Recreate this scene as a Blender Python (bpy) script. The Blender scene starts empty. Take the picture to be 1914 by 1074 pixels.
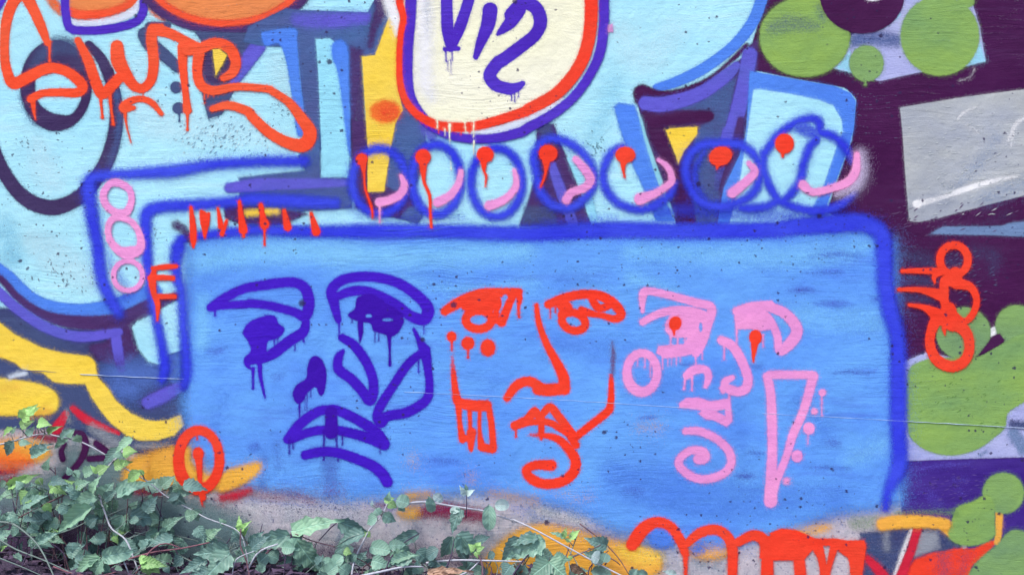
import bpy, math, random
import numpy as np
from mathutils import Vector, Matrix

# ------------------------------------------------------------------ camera, sky, sun, exposure
S = 0.00125            # metres per photograph pixel on the wall face
D = 2.6                # camera to wall
CZ = (1100 - 537) * S  # eye height above the foot of the wall
sc = bpy.context.scene
cam_d = bpy.data.cameras.new('camera'); cam = bpy.data.objects.new('camera', cam_d)
sc.collection.objects.link(cam)
cam.location = (0, -D, CZ); cam.rotation_euler = (math.radians(90), 0, 0)
cam_d.sensor_width = 36; cam_d.lens = 36 * D / (1914 * S); cam_d.clip_end = 500; cam_d.clip_start = 0.05
sc.camera = cam
world = bpy.data.worlds.new('World'); sc.world = world; world.use_nodes = True
wn = world.node_tree.nodes; wl = world.node_tree.links
sky = wn.new('ShaderNodeTexSky'); sky.sky_type = 'NISHITA'; sky.sun_disc = False
SUN_EL, SUN_AZ = 58, 222        # sun high, behind the camera and a little to its left
sky.sun_elevation = math.radians(SUN_EL); sky.sun_rotation = math.radians(SUN_AZ)
sky.air_density = 1.0; sky.dust_density = 3.0; sky.ozone_density = 1.0
wl.new(sky.outputs[0], wn['Background'].inputs[0]); wn['Background'].inputs[1].default_value = 0.13
sun_d = bpy.data.lights.new('sun', 'SUN'); sun = bpy.data.objects.new('sun', sun_d); sc.collection.objects.link(sun)
sun_d.energy = 1.5; sun_d.angle = math.radians(13); sun_d.color = (1.0, 0.95, 0.88)
_el, _az = math.radians(SUN_EL), math.radians(SUN_AZ)
_dir = Vector((math.sin(_az) * math.cos(_el), math.cos(_az) * math.cos(_el), math.sin(_el)))   # towards the sun
sun.rotation_euler = _dir.to_track_quat('Z', 'Y').to_euler()
sun.location = (-2, -6, 8)
sc.view_settings.view_transform = 'Standard'; sc.view_settings.look = 'None'
sc.view_settings.exposure = 0.84; sc.view_settings.gamma = 1.0
sc.cycles.transparent_max_bounces = 48
sc.cycles.max_bounces = 4; sc.cycles.diffuse_bounces = 2; sc.cycles.glossy_bounces = 2

rng = random.Random(7)
COL = sc.collection
# ------------------------------------------------------------------ helpers
LT = (0.97, 1.0, 1.05)   # colour of the light that reaches the wall (divides the picture colours to give paint colours)
def lin(c):
    c = c / 255.0
    return c / 12.92 if c <= 0.04045 else ((c + 0.055) / 1.055) ** 2.4
def rgb(r, g, b): return tuple(min(0.93, max(0.003, lin(v) / t)) for v, t in zip((r, g, b), LT)) + (1.0,)

def link(o, parent=None, label=None, cat=None, group=None, kind=None):
    COL.objects.link(o)
    if parent is not None: o.parent = parent
    if label: o['label'] = label
    if cat: o['category'] = cat
    if group: o['group'] = group
    if kind: o['kind'] = kind
    return o
def empty(name, loc=(0, 0, 0), **k):
    o = bpy.data.objects.new(name, None); o.location = loc; o.empty_display_size = 0.05
    return link(o, **k)
def mesh_obj(name, verts, faces, mat, smooth=False, **k):
    me = bpy.data.meshes.new(name); me.from_pydata([tuple(v) for v in verts], [], [tuple(f) for f in faces])
    if smooth: me.polygons.foreach_set('use_smooth', [True] * len(me.polygons))
    if mat: me.materials.append(mat)
    me.update()
    return link(bpy.data.objects.new(name, me), **k)

class NT:
    """small helper for writing node trees"""
    def __init__(s, tree): s.t = tree; s.n = tree.nodes; s.l = tree.links
    def put(s, v, sock):
        if isinstance(v, bpy.types.NodeSocket): s.l.new(v, sock)
        elif v is not None: sock.default_value = v
    def node(s, kind, props=None, **ins):
        n = s.n.new(kind)
        for k, v in (props or {}).items(): setattr(n, k, v)
        for k, v in ins.items():
            s.put(v, n.inputs[int(k[1:])] if k[0] == 'i' and k[1:].isdigit() else n.inputs[k.replace('_', ' ')])
        return n
    def m(s, op, a, b=None, c=None, clamp=False):
        n = s.n.new('ShaderNodeMath'); n.operation = op; n.use_clamp = clamp
        s.put(a, n.inputs[0]); s.put(b, n.inputs[1]); s.put(c, n.inputs[2]); return n.outputs[0]
    def noise(s, vec, scale, detail=3, rough=0.55, dist=0.0):
        n = s.node('ShaderNodeTexNoise', Vector=vec, Scale=scale, Detail=detail, Roughness=rough, Distortion=dist); return n.outputs['Fac']
    def rangem(s, v, a, b, c=0.0, d=1.0, smooth=False):
        n = s.n.new('ShaderNodeMapRange'); n.interpolation_type = 'SMOOTHSTEP' if smooth else 'LINEAR'
        for i, x in enumerate((v, a, b, c, d)): s.put(x, n.inputs[i])
        return n.outputs[0]
    def vec(s, x, y, z):
        n = s.n.new('ShaderNodeCombineXYZ')
        for i, v in enumerate((x, y, z)): s.put(v, n.inputs[i])
        return n.outputs[0]
    def mix(s, f, a, b, mode='MIX'):
        n = s.n.new('ShaderNodeMix'); n.data_type = 'RGBA'; n.blend_type = mode
        s.put(f, n.inputs[0]); s.put(a, n.inputs[6]); s.put(b, n.inputs[7]); return n.outputs[2]

# ------------------------------------------------------------------ the relief of the wall, shared by concrete and paint
relief = bpy.data.node_groups.new('wall_relief', 'ShaderNodeTree')
for nm, ty in (('Flat', 'NodeSocketVector'), ('Streak', 'NodeSocketFloat'), ('Mottle', 'NodeSocketFloat'), ('Grain', 'NodeSocketFloat'),
               ('Pit', 'NodeSocketFloat'), ('Normal', 'NodeSocketVector')):
    relief.interface.new_socket(nm, in_out='OUTPUT', socket_type=ty)
r = NT(relief); ro = r.n.new('NodeGroupOutput')
gp = r.n.new('ShaderNodeNewGeometry').outputs['Position']
sx = r.n.new('ShaderNodeSeparateXYZ'); r.l.new(gp, sx.inputs[0])
X, Z = sx.outputs[0], sx.outputs[2]
flat = r.vec(X, 0.0, Z)
wob = r.m('MULTIPLY', r.noise(flat, 5.0, 1), 0.045)
zz = r.m('ADD', Z, wob)
patch = r.rangem(r.noise(r.vec(r.m('MULTIPLY', X, 2.6), 1.0, r.m('MULTIPLY', Z, 5.0)), 1.0, 2, 0.6), 0.38, 0.66, 0.02, 1.0)
streak0 = r.noise(r.vec(r.m('MULTIPLY', X, 6.5), 0.0, r.m('MULTIPLY', zz, 120.0)), 1.0, 3, 0.75)
streak = r.m('MULTIPLY_ADD', r.m('SUBTRACT', streak0, 0.5), patch, 0.5)
mottle = r.noise(flat, 5.0, 3, 0.6)
grain = r.noise(flat, 420.0, 1, 0.6)
warp = r.node('ShaderNodeTexNoise', Vector=flat, Scale=300.0, Detail=0.0)
wv = r.node('ShaderNodeVectorMath', {'operation': 'MULTIPLY_ADD'}, i0=warp.outputs['Color'], i1=(0.0075, 0.0, 0.0045), i2=flat).outputs[0]
clump = r.rangem(r.noise(flat, 3.2, 1), 0.42, 0.62)
def pits(scale, keep, rad, seed):
    v = r.node('ShaderNodeTexVoronoi', {'voronoi_dimensions': '2D'}, Vector=r.node('ShaderNodeVectorMath', {'operation': 'ADD'}, i0=r.vec(sxz[0], sxz[1], 0.0), i1=(seed, seed * 2, 0)).outputs[0], Scale=scale)
    sep = r.n.new('ShaderNodeSeparateColor'); r.l.new(v.outputs['Color'], sep.inputs[0])
    k = r.m('GREATER_THAN', r.m('MULTIPLY_ADD', clump, 0.20, sep.outputs[0]), keep)
    rr = r.m('MULTIPLY', r.m('POWER', sep.outputs[1], 2.0), rad)
    return r.m('MULTIPLY', k, r.rangem(v.outputs['Distance'], r.m('MULTIPLY', rr, 0.6), r.m('ADD', rr, 0.02), 1.0, 0.0))
_s = r.n.new('ShaderNodeSeparateXYZ'); r.l.new(wv, _s.inputs[0]); sxz = (_s.outputs[0], _s.outputs[2])
pit = r.m('MAXIMUM', pits(56.0, 1.0, 0.26, 0.0), pits(14.0, 1.04, 0.13, 3.7))
pit = r.m('MAXIMUM', pit, r.m('MULTIPLY', pits(150.0, 1.08, 0.38, 8.1), 0.8))
h = r.m('MULTIPLY_ADD', streak, 1.5, r.m('MULTIPLY', grain, 0.35))
h = r.m('MULTIPLY_ADD', r.noise(flat, 26.0, 3, 0.6), 2.2, h)
bump = r.node('ShaderNodeBump', Strength=0.75, Distance=0.0018, Height=h)
for o_, n_ in ((flat, 'Flat'), (streak, 'Streak'), (mottle, 'Mottle'), (grain, 'Grain'), (pit, 'Pit'), (bump.outputs[0], 'Normal')):
    r.l.new(o_, ro.inputs[n_])

paint_group = bpy.data.node_groups.new('spray_paint', 'ShaderNodeTree')
paint_group.interface.new_socket('Color', in_out='INPUT', socket_type='NodeSocketColor')
paint_group.interface.new_socket('Second', in_out='INPUT', socket_type='NodeSocketColor')
paint_group.interface.new_socket('Smear', in_out='INPUT', socket_type='NodeSocketColor')
paint_group.interface.new_socket('Smearing', in_out='INPUT', socket_type='NodeSocketFloat')
paint_group.interface.new_socket('Wear', in_out='INPUT', socket_type='NodeSocketFloat')
paint_group.interface.new_socket('Mottle', in_out='INPUT', socket_type='NodeSocketFloat')
paint_group.interface.new_socket('Shader', in_out='OUTPUT', socket_type='NodeSocketShader')
p = NT(paint_group); gi = p.n.new('NodeGroupInput'); go = p.n.new('NodeGroupOutput')
rel = p.n.new('ShaderNodeGroup'); rel.node_tree = relief
att = p.node('ShaderNodeAttribute', {'attribute_name': 'paint'})
sp = p.n.new('ShaderNodeSeparateXYZ'); p.l.new(att.outputs['Vector'], sp.inputs[0])
d_, f_, o_ = sp.outputs
n1 = p.m('SUBTRACT', p.noise(rel.outputs['Flat'], 520.0, 2, 0.65), 0.5)
jit = p.m('MULTIPLY_ADD', f_, 0.45, 2.2)
cov = p.m('ADD', p.m('DIVIDE', p.m('MULTIPLY_ADD', n1, jit, d_), f_), 0.5)
fog = p.m('POWER', p.rangem(d_, p.m('MULTIPLY_ADD', f_, -0.9, -4.0), p.m('MULTIPLY', f_, 0.2)), 2.0)
al = p.m('MULTIPLY', p.m('MAXIMUM', p.rangem(cov, 0.0, 1.0, smooth=True), p.m('MULTIPLY', fog, 0.26)), o_)
wear = p.m('MULTIPLY', p.rangem(rel.outputs['Streak'], 0.56, 0.66), gi.outputs['Wear'])
al = p.m('MULTIPLY', al, p.m('SUBTRACT', 1.0, wear), clamp=True)
# spray lands as separate droplets: every half-millimetre spot is either painted or bare
cell = p.node('ShaderNodeVectorMath', {'operation': 'FLOOR'}, i0=p.node('ShaderNodeVectorMath', {'operation': 'SCALE'}, i0=rel.outputs['Flat'], Scale=1800.0).outputs[0]).outputs[0]
al = p.m('GREATER_THAN', al, p.node('ShaderNodeTexWhiteNoise', Vector=cell).outputs['Value'])
v = p.m('ADD', 1.0, p.m('MULTIPLY', p.m('SUBTRACT', rel.outputs['Streak'], 0.5), 0.40))
v = p.m('ADD', v, p.m('MULTIPLY', p.m('SUBTRACT', rel.outputs['Mottle'], 0.5), gi.outputs['Mottle']))
v = p.m('ADD', v, p.m('MULTIPLY', p.m('SUBTRACT', rel.outputs['Grain'], 0.5), 0.22))
fx = p.n.new('ShaderNodeSeparateXYZ'); p.l.new(rel.outputs['Flat'], fx.inputs[0])
blotch = p.rangem(p.noise(p.vec(p.m('MULTIPLY', fx.outputs[0], 3.4), 7.0, p.m('MULTIPLY', fx.outputs[2], 6.5)), 1.0, 5, 0.62), 0.36, 0.66)
roll = p.rangem(p.noise(p.vec(p.m('MULTIPLY', fx.outputs[0], 4.5), 2.0, p.m('MULTIPLY', fx.outputs[2], 46.0)), 1.0, 5, 0.68), 0.50, 0.72)
rollm = p.rangem(p.noise(p.vec(p.m('MULTIPLY', fx.outputs[0], 2.0), 11.0, p.m('MULTIPLY', fx.outputs[2], 4.0)), 1.0, 2), 0.42, 0.60)
c0 = p.mix(blotch, gi.outputs['Color'], gi.outputs['Second'])
c0 = p.mix(p.m('MULTIPLY', p.m('MULTIPLY', roll, rollm), gi.outputs['Smearing']), c0, gi.outputs['Smear'])
c = p.mix(1.0, c0, p.vec(v, v, v), 'MULTIPLY')
c = p.mix(p.m('MULTIPLY', rel.outputs['Pit'], 0.85), c, rgb(52, 42, 84))
b = p.node('ShaderNodeBsdfPrincipled', Base_Color=c, Roughness=0.62, Normal=rel.outputs['Normal'])
b.inputs['Specular IOR Level'].default_value = 0.07
tr = p.n.new('ShaderNodeBsdfTransparent')
ms = p.n.new('ShaderNodeMixShader'); p.l.new(al, ms.inputs[0]); p.l.new(tr.outputs[0], ms.inputs[1]); p.l.new(b.outputs[0], ms.inputs[2])
p.l.new(ms.outputs[0], go.inputs[0])

PAL = dict(wash=(112, 138, 146), leafshade=(82, 64, 98), frost=(196, 238, 252), deepcyan=(132, 206, 240), cyan=(164, 228, 250), cyan2=(150, 222, 246), pale=(214, 228, 246), white=(236, 240, 246), cream=(254, 246, 216),
  slate=(72, 104, 160), slate2=(70, 84, 128), navy=(62, 66, 116), plum=(66, 22, 72), plum2=(74, 44, 100), ring=(62, 46, 92), indigo2=(62, 36, 136),
  violet=(100, 92, 212), mid=(76, 130, 238), panel=(106, 172, 249), panelL=(136, 208, 251), panelD=(80, 132, 236), streak=(70, 84, 192),
  electric=(50, 60, 224), outline=(76, 42, 188), ink=(62, 24, 190), inkd=(58, 14, 164), red=(246, 60, 40), tagred=(247, 80, 48), crimson=(206, 40, 66),
  wine=(140, 28, 76), orange=(236, 140, 78), orange2=(242, 112, 48), amber=(242, 184, 72), yellow=(249, 209, 68), pink=(240, 158, 216), halo=(196, 186, 222),
  green=(144, 182, 90), green2=(134, 174, 100), lav=(164, 172, 228), silver=(180, 187, 190), strip=(112, 140, 184), grey=(150, 158, 172), smoke=(84, 116, 196),
  stain=(84, 116, 206), brown=(110, 84, 130))
WEAR = dict(pink=.45, electric=.25, red=.12, ink=.12, tagred=.2, yellow=.15, mid=.25, ring=.3, cyan=0.0, plum=0.10, silver=0.3, slate=0.3, lav=0.3, green=0.25, green2=0.25, violet=0.3, orange=0.2, indigo2=0.3, strip=.4, panelD=.5, streak=.5, panelL=.4, stain=.5, smoke=.4)
MOT = dict(panel=0.3, silver=0.5, plum=0.6, slate=0.5, cyan=0.22, indigo2=.6)
# second tone that each coat drifts to where it went on thinner or thicker
SEC = dict(panel=(90, 148, 243), panelL=(120, 194, 250), ink=(70, 30, 200), inkd=(62, 22, 176), red=(238, 74, 52), tagred=(240, 96, 62), pink=(226, 146, 216), electric=(66, 84, 232), cyan=(176, 234, 250),
  plum=(74, 32, 80), plum2=(78, 58, 116), ring=(70, 60, 104), green=(122, 164, 104), green2=(118, 156, 112), silver=(158, 168, 186), slate=(78, 92, 150), navy=(66, 84, 128), yellow=(250, 214, 92),
  amber=(240, 172, 80), cream=(252, 246, 226), violet=(92, 98, 200), mid=(86, 142, 238), indigo2=(74, 54, 146), lav=(180, 188, 232), orange=(224, 138, 86), outline=(84, 58, 200))
SMEAR = dict(panel=((78, 110, 218), .6), plum=((92, 70, 116), .3), silver=((200, 208, 214), .6), indigo2=((92, 76, 164), .5), slate=((64, 64, 112), .5), cyan=((196, 238, 250), .6), green=((150, 190, 110), .5), lav=((130, 146, 206), .6), ring=((92, 92, 130), .4))
_mats = {}
def pmat(key):
    if key not in _mats:
        m = bpy.data.materials.new('paint_' + key); m.use_nodes = True; t = NT(m.node_tree); t.n.remove(t.n['Principled BSDF'])
        g = t.n.new('ShaderNodeGroup'); g.node_tree = paint_group
        g.inputs['Color'].default_value = rgb(*PAL[key]); g.inputs['Wear'].default_value = WEAR.get(key, 0.08); g.inputs['Mottle'].default_value = MOT.get(key, 0.2)
        g.inputs['Second'].default_value = rgb(*SEC.get(key, PAL[key])); sm = SMEAR.get(key, (PAL[key], 0)); g.inputs['Smear'].default_value = rgb(*sm[0]); g.inputs['Smearing'].default_value = sm[1]
        t.l.new(g.outputs[0], t.n['Material Output'].inputs[0]); _mats[key] = m
    return _mats[key]

def plain(name, col, rough=.7):
    m = bpy.data.materials.new(name); m.use_nodes = True; t = NT(m.node_tree); bs = t.n['Principled BSDF']
    ps = t.n.new('ShaderNodeNewGeometry').outputs['Position']
    cc = t.mix(t.rangem(t.noise(ps, 90.0, 4, .7), .35, .65), rgb(*[x * .86 for x in col]), rgb(*col))
    t.l.new(cc, bs.inputs['Base Color']); bs.inputs['Roughness'].default_value = rough; bs.inputs['Specular IOR Level'].default_value = .25
    return m

# ------------------------------------------------------------------ the wall and the ground
m = bpy.data.materials.new('weathered_concrete'); m.use_nodes = True; t = NT(m.node_tree)
rl = t.n.new('ShaderNodeGroup'); rl.node_tree = relief
flat_ = rl.outputs['Flat']
c1 = t.mix(t.rangem(t.noise(flat_, 7.0, 4, 0.65), 0.42, 0.68), rgb(192, 186, 198), rgb(130, 148, 166))
c1 = t.mix(t.rangem(t.noise(flat_, 70.0, 3, 0.7), 0.50, 0.66, 0, .7), c1, rgb(206, 200, 210))
c1 = t.mix(t.rangem(t.noise(flat_, 110.0, 3, 0.7), 0.55, 0.68, 0, .8), c1, rgb(98, 102, 142))
c1 = t.mix(t.m('MULTIPLY', rl.outputs['Pit'], 0.9), c1, rgb(52, 42, 84))
bs = t.n['Principled BSDF']; t.l.new(c1, bs.inputs['Base Color']); bs.inputs['Roughness'].default_value = 0.85
t.l.new(rl.outputs['Normal'], bs.inputs['Normal'])
CONCRETE = m
def box(x0, x1, y0, y1, z0, z1):
    return [(x, y, z) for z in (z0, z1) for y in (y0, y1) for x in (x0, x1)], [(0, 2, 3, 1), (4, 5, 7, 6), (0, 1, 5, 4), (2, 6, 7, 3), (0, 4, 6, 2), (1, 3, 7, 5)]
vv, ff = box(-4.0, 4.0, 0.0, 0.28, -0.6, 2.35)
wall = mesh_obj('concrete_wall', vv, ff, CONCRETE, label='long concrete wall covered in graffiti, brambles growing along its foot', cat='wall', kind='thing')

def ground_h(x, y):
    """soil banked up against the wall, higher on the left"""
    near = math.exp(-((y + 0.22) / 0.34) ** 2) if y < -0.22 else 1.0
    x_ = max(-8.0, min(8.0, x)); left = 1 / (1 + math.exp((x_ + 0.55) / 0.16)); right = 1 / (1 + math.exp(-(x_ - 0.24) / 0.05))
    w = 0.014 * math.sin(9 * x + 3 * y) + 0.010 * math.sin(23 * x - 11 * y + 1) + 0.006 * math.sin(51 * x + 37 * y)
    return near * (0.034 + 0.045 * left - 0.10 * right + w) + 0.02 * math.sin(0.7 * x) * math.cos(0.9 * y + 1) * (1 - near)
m = bpy.data.materials.new('dark_soil'); m.use_nodes = True; t = NT(m.node_tree); bs = t.n['Principled BSDF']
pos = t.n.new('ShaderNodeNewGeometry').outputs['Position']
c1 = t.mix(t.rangem(t.noise(pos, 30.0, 5, 0.7), 0.35, 0.65), rgb(60, 46, 74), rgb(82, 70, 98))
c1 = t.mix(t.rangem(t.noise(pos, 190.0, 3), 0.55, 0.7), c1, rgb(100, 90, 112))
t.l.new(c1, bs.inputs['Base Color']); bs.inputs['Roughness'].default_value = 0.95
bp = t.node('ShaderNodeBump', Strength=0.9, Distance=0.02, Height=t.noise(pos, 70.0, 6, 0.7)); t.l.new(bp.outputs[0], bs.inputs['Normal'])
xs = sorted(set([-120, -60, -30, -15, -8, -5] + [round(-3 + 0.04 * i, 3) for i in range(151)] + [5, 8, 15, 30, 60, 120]))
ys = sorted(set([-120, -60, -30, -12, -6, -3, -2, -1.6] + [round(-1.3 + 0.04 * i, 3) for i in range(33)] + [0.28, 1, 3, 8, 20, 60, 120]))
gv = [(x, y, ground_h(x, y)) for y in ys for x in xs]; nx = len(xs)
gf = [(j * nx + i, j * nx + i + 1, (j + 1) * nx + i + 1, (j + 1) * nx + i) for j in range(len(ys) - 1) for i in range(nx - 1)]
mesh_obj('ground', gv, gf, m, smooth=True, kind='structure')

# ------------------------------------------------------------------ sprayed marks: each is a thin skin on the wall, cut from a distance field
REG = dict(A=(0, 0), B=(470, 0), C=(940, 0), D=(1414, 0), E=(0, 240), F=(470, 240), G=(940, 240), H=(1414, 240), I=(0, 500), J=(470, 500),
           K=(940, 500), L=(1414, 500), M=(0, 794), N=(470, 794), O=(940, 794), P=(1414, 794), Q=(470, 700), R=(940, 700), T=(0, 650), X=(0, 0))
ZF = 3.828
def a(reg, *xy):
    ox, oy = REG[reg]; f = {'T': 4.785, 'X': 1.0}.get(reg, ZF)
    return [(ox + xy[i] / f, oy + xy[i + 1] / f) for i in range(0, len(xy), 2)]
def spline(pts, closed=False, step=3.0, extra=None):
    """Catmull-Rom through the points; extra is a list of values carried along"""
    P = np.array([tuple(q) + tuple(e) for q, e in zip(pts, extra)] if extra is not None else pts, float); n = len(P)
    if n < 3 and not closed:
        return P
    out = []
    for i in range(n if closed else n - 1):
        if closed: p0, p1, p2, p3 = P[i - 1], P[i], P[(i + 1) % n], P[(i + 2) % n]
        else: p0, p1, p2, p3 = P[max(i - 1, 0)], P[i], P[i + 1], P[min(i + 2, n - 1)]
        k = max(2, int(np.hypot(*(p2 - p1)[:2]) / step))
        for u in np.linspace(0, 1, k, endpoint=False):
            out.append(0.5 * (2 * p1 + (p2 - p0) * u + (2 * p0 - 5 * p1 + 4 * p2 - p3) * u * u + (3 * p1 - p0 - 3 * p2 + p3) * u ** 3))
    if not closed: out.append(P[-1])
    return np.array(out)
def st(pts, w=70, op=1.0, closed=False):
    """a stroke: w is its width in zoomed pixels, one number or one per end or point"""
    n = len(pts)
    def lst(v): return [v] * n if not isinstance(v, (list, tuple)) else (list(np.interp(np.linspace(0, 1, n), np.linspace(0, 1, len(v)), v)))
    q = spline(pts, closed, extra=list(zip([x / 2 / ZF for x in lst(w)], lst(op))))
    if closed: q = np.vstack([q, q[:1]])
    return ('s', q)
def pg(pts, smooth=True): return ('p', spline(pts, True, 4.0)[:, :2] if smooth else np.array(pts, float))
def cut(prim): return ('c', prim)
def el(reg, cx, cy, rx, ry, rot=0, n=40):
    (x, y), = a(reg, cx, cy); f = 1.0 if reg == 'X' else ZF; cr, sr = math.cos(math.radians(rot)), math.sin(math.radians(rot))
    return [(x + (rx * cr * math.cos(k) - ry * sr * math.sin(k)) / f, y + (rx * sr * math.cos(k) + ry * cr * math.sin(k)) / f) for k in np.linspace(0, 2 * math.pi, n, endpoint=False)]
def dot(reg, cx, cy, rx, ry=None, rot=0): return pg(el(reg, cx, cy, rx, ry or rx, rot, 20))
def ring(reg, cx, cy, rx, ry, w, rot=0): return st(el(reg, cx, cy, rx, ry, rot, 20), w, closed=True)
def drip(reg, x, y0, y1, w=18, dx=0):
    return st(a(reg, x, y0, x + dx * .4, y0 + (y1 - y0) * .5, x + dx, y1 - w * .3, x + dx, y1), [w, w * .62, w * .6, w * .85])

def seg_dist(d, o, gx, gy, q, lim):
    for i in range(len(q) - 1):
        x0, y0, r0, o0 = q[i]; x1, y1, r1, o1 = q[i + 1]; m_ = max(r0, r1) + lim
        ia, ib = np.searchsorted(gx, (min(x0, x1) - m_, max(x0, x1) + m_)); ja, jb = np.searchsorted(gy, (min(y0, y1) - m_, max(y0, y1) + m_))
        if ia >= ib or ja >= jb: continue
        xx, yy = np.meshgrid(gx[ia:ib], gy[ja:jb]); L2 = (x1 - x0) ** 2 + (y1 - y0) ** 2 + 1e-9
        u = np.clip(((xx - x0) * (x1 - x0) + (yy - y0) * (y1 - y0)) / L2, 0, 1)
        dd = r0 + (r1 - r0) * u - np.hypot(xx - x0 - u * (x1 - x0), yy - y0 - u * (y1 - y0))
        W = d[ja:jb, ia:ib]; up = dd > W
        W[up] = dd[up]; o[ja:jb, ia:ib][up] = (o0 + (o1 - o0) * u)[up]
def field(prim, gx, gy, lim):
    d = np.full((len(gy), len(gx)), -1e3); o = np.ones_like(d)
    if prim[0] == 's':
        q = prim[1]
        if len(q) == 1: q = np.vstack([q, q])
        seg_dist(d, o, gx, gy, q, lim)
    else:
        P = prim[1]; xx, yy = np.meshgrid(gx, gy); ins = np.zeros(d.shape, bool); n = len(P)
        for i in range(n):
            (x0, y0), (x1, y1) = P[i], P[(i + 1) % n]
            if y0 == y1: continue
            c_ = ((y0 > yy) != (y1 > yy)); ins ^= c_ & (xx < (x1 - x0) * (yy - y0) / (y1 - y0) + x0)
        e = np.full(d.shape, -1e3); eo = np.ones_like(e)
        q = np.column_stack([np.vstack([P, P[:1]]), np.zeros(n + 1), np.ones(n + 1)]); seg_dist(e, eo, gx, gy, q, lim + 12)
        e = np.minimum(-e, lim + 12); d = np.where(ins, e, -e)
    return d, o
LV = {}           # how many skins already lie on each small square of the wall
def mk(name, col, prims, f=3.0, op=1.0, g=2.0, parent=None, label=None):
    """one sprayed mark: prims joined, f = softness of its edge in photo pixels, op = opacity"""
    mg = f * 0.9 + 4
    base = [q[1] if q[0] == 'c' else q for q in prims]
    lo = np.min([(b_[1][:, :2] - (b_[1][:, 2:3] if b_[0] == 's' else 0)).min(0) for b_ in base], 0) - mg - g
    hi = np.max([(b_[1][:, :2] + (b_[1][:, 2:3] if b_[0] == 's' else 0)).max(0) for b_ in base], 0) + mg + g
    lo = np.floor(lo / g) * g; gx = np.arange(lo[0], hi[0] + g, g); gy = np.arange(lo[1], hi[1] + g, g)
    d = np.full((len(gy), len(gx)), -1e3); o = np.ones_like(d)
    for q in prims:
        if q[0] == 'c':
            dc, _ = field(q[1], gx, gy, mg + 6); d = np.minimum(d, -dc)
        else:
            dd, oo = field(q, gx, gy, mg + 6); up = dd > d; d[up] = dd[up]; o[up] = oo[up]
    k = np.maximum.reduce([d[:-1, :-1], d[1:, :-1], d[:-1, 1:], d[1:, 1:]]) > -mg
    k &= (gy[:-1] < 1180)[:, None]
    if not k.any(): return None
    first = None
    for kk in (pieces(k) if len(prims) > 1 else [k]):
        ob = skin(name, col, kk, d, o, gx, gy, f, op, parent, label)
        first = first or ob
    return first
def pieces(k):
    """split a cell mask into its separate blots; crumbs stay with the largest"""
    lab = np.zeros(k.shape, int); n = 0; sizes = [0]; pts = set(zip(*np.nonzero(k)))
    while pts:
        n += 1; stack = [pts.pop()]; c_ = 0
        while stack:
            j, i = stack.pop(); lab[j, i] = n; c_ += 1
            for q in ((j + 1, i), (j - 1, i), (j, i + 1), (j, i - 1)):
                if q in pts: pts.remove(q); stack.append(q)
        sizes.append(c_)
    big = int(np.argmax(sizes)); out = []
    for q in range(1, n + 1):
        if q != big and sizes[q] >= 40: out.append(lab == q)
    rest = k.copy()
    for m_ in out: rest &= ~m_
    return [rest] + out
def skin(name, col, k, d, o, gx, gy, f, op, parent, label):
    jj, ii = np.nonzero(k)
    cells = set(zip((gx[ii] // 8).astype(int).tolist(), (gy[jj] // 8).astype(int).tolist()))
    lev = 1 + max(LV.get(c_, 0) for c_ in cells)
    for c_ in cells: LV[c_] = lev
    W = len(gx); q0 = jj * W + ii; quads = np.column_stack([q0, q0 + W, q0 + W + 1, q0 + 1])
    used, inv = np.unique(quads, return_inverse=True); inv = inv.reshape(quads.shape)
    vx = gx[used % W]; vy = gy[used // W]
    co = np.column_stack([(vx - 957) * S, np.full(len(used), -0.00006 * lev), (1100 - vy) * S])
    me = bpy.data.meshes.new(name); me.vertices.add(len(used)); me.vertices.foreach_set('co', co.ravel())
    me.loops.add(quads.size); me.loops.foreach_set('vertex_index', inv.ravel().astype(np.int32))
    me.polygons.add(len(quads)); me.polygons.foreach_set('loop_start', np.arange(0, quads.size, 4, dtype=np.int32))
    at = me.attributes.new('paint', 'FLOAT_VECTOR', 'POINT')
    dv = d.ravel()[used]
    at.data.foreach_set('vector', np.column_stack([dv, np.full(len(used), f), o.ravel()[used] * op]).ravel().astype(np.float32))
    me.materials.append(pmat(col)); me.update(); me.validate()
    ob = bpy.data.objects.new(name, me)
    return link(ob, parent=parent or wall, label=label)
def group(name, label): return empty(name, parent=wall, label=label)

# ================================================================== THE PAINTING, from the oldest coat to the newest
X_ = lambda *v: a('X', *v)
# ---- big fields of colour
mk('cyan_field', 'cyan', [pg(X_(-1300, -700, 1700, -700, 1700, 470, 360, 470, 345, 720, -1300, 720), False)], 6, g=10, label='pale cyan ground coat of the big letters')
mk('dark_field', 'plum', [pg(X_(1430, -700, 3300, -700, 3300, 900, 1680, 900, 1680, 640, 1650, 430, 1585, 420, 1545, 396, 1560, 350, 1592, 262, 1600, 185, 1580, 165, 1480, 147, 1405, 131, 1398, 108, 1412, 60, 1426, 10), False)], 4, g=6,
   label='dark plum background field on the right')
mk('slate_field', 'navy', [pg(X_(-1300, 545, 20, 575, 110, 610, 215, 615, 235, 600, 300, 560, 340, 600, 355, 700, 350, 880, 200, 830, 130, 800, -1300, 830), False)], 10, g=6, label='dark slate field behind the yellow bands')
mk('green_field', 'slate2', [pg(X_(-1300, 575, 0, 590, 110, 650, 190, 680, 180, 720, 240, 790, 190, 820, 90, 800, -1300, 800))], 30, .75, g=6)

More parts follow.
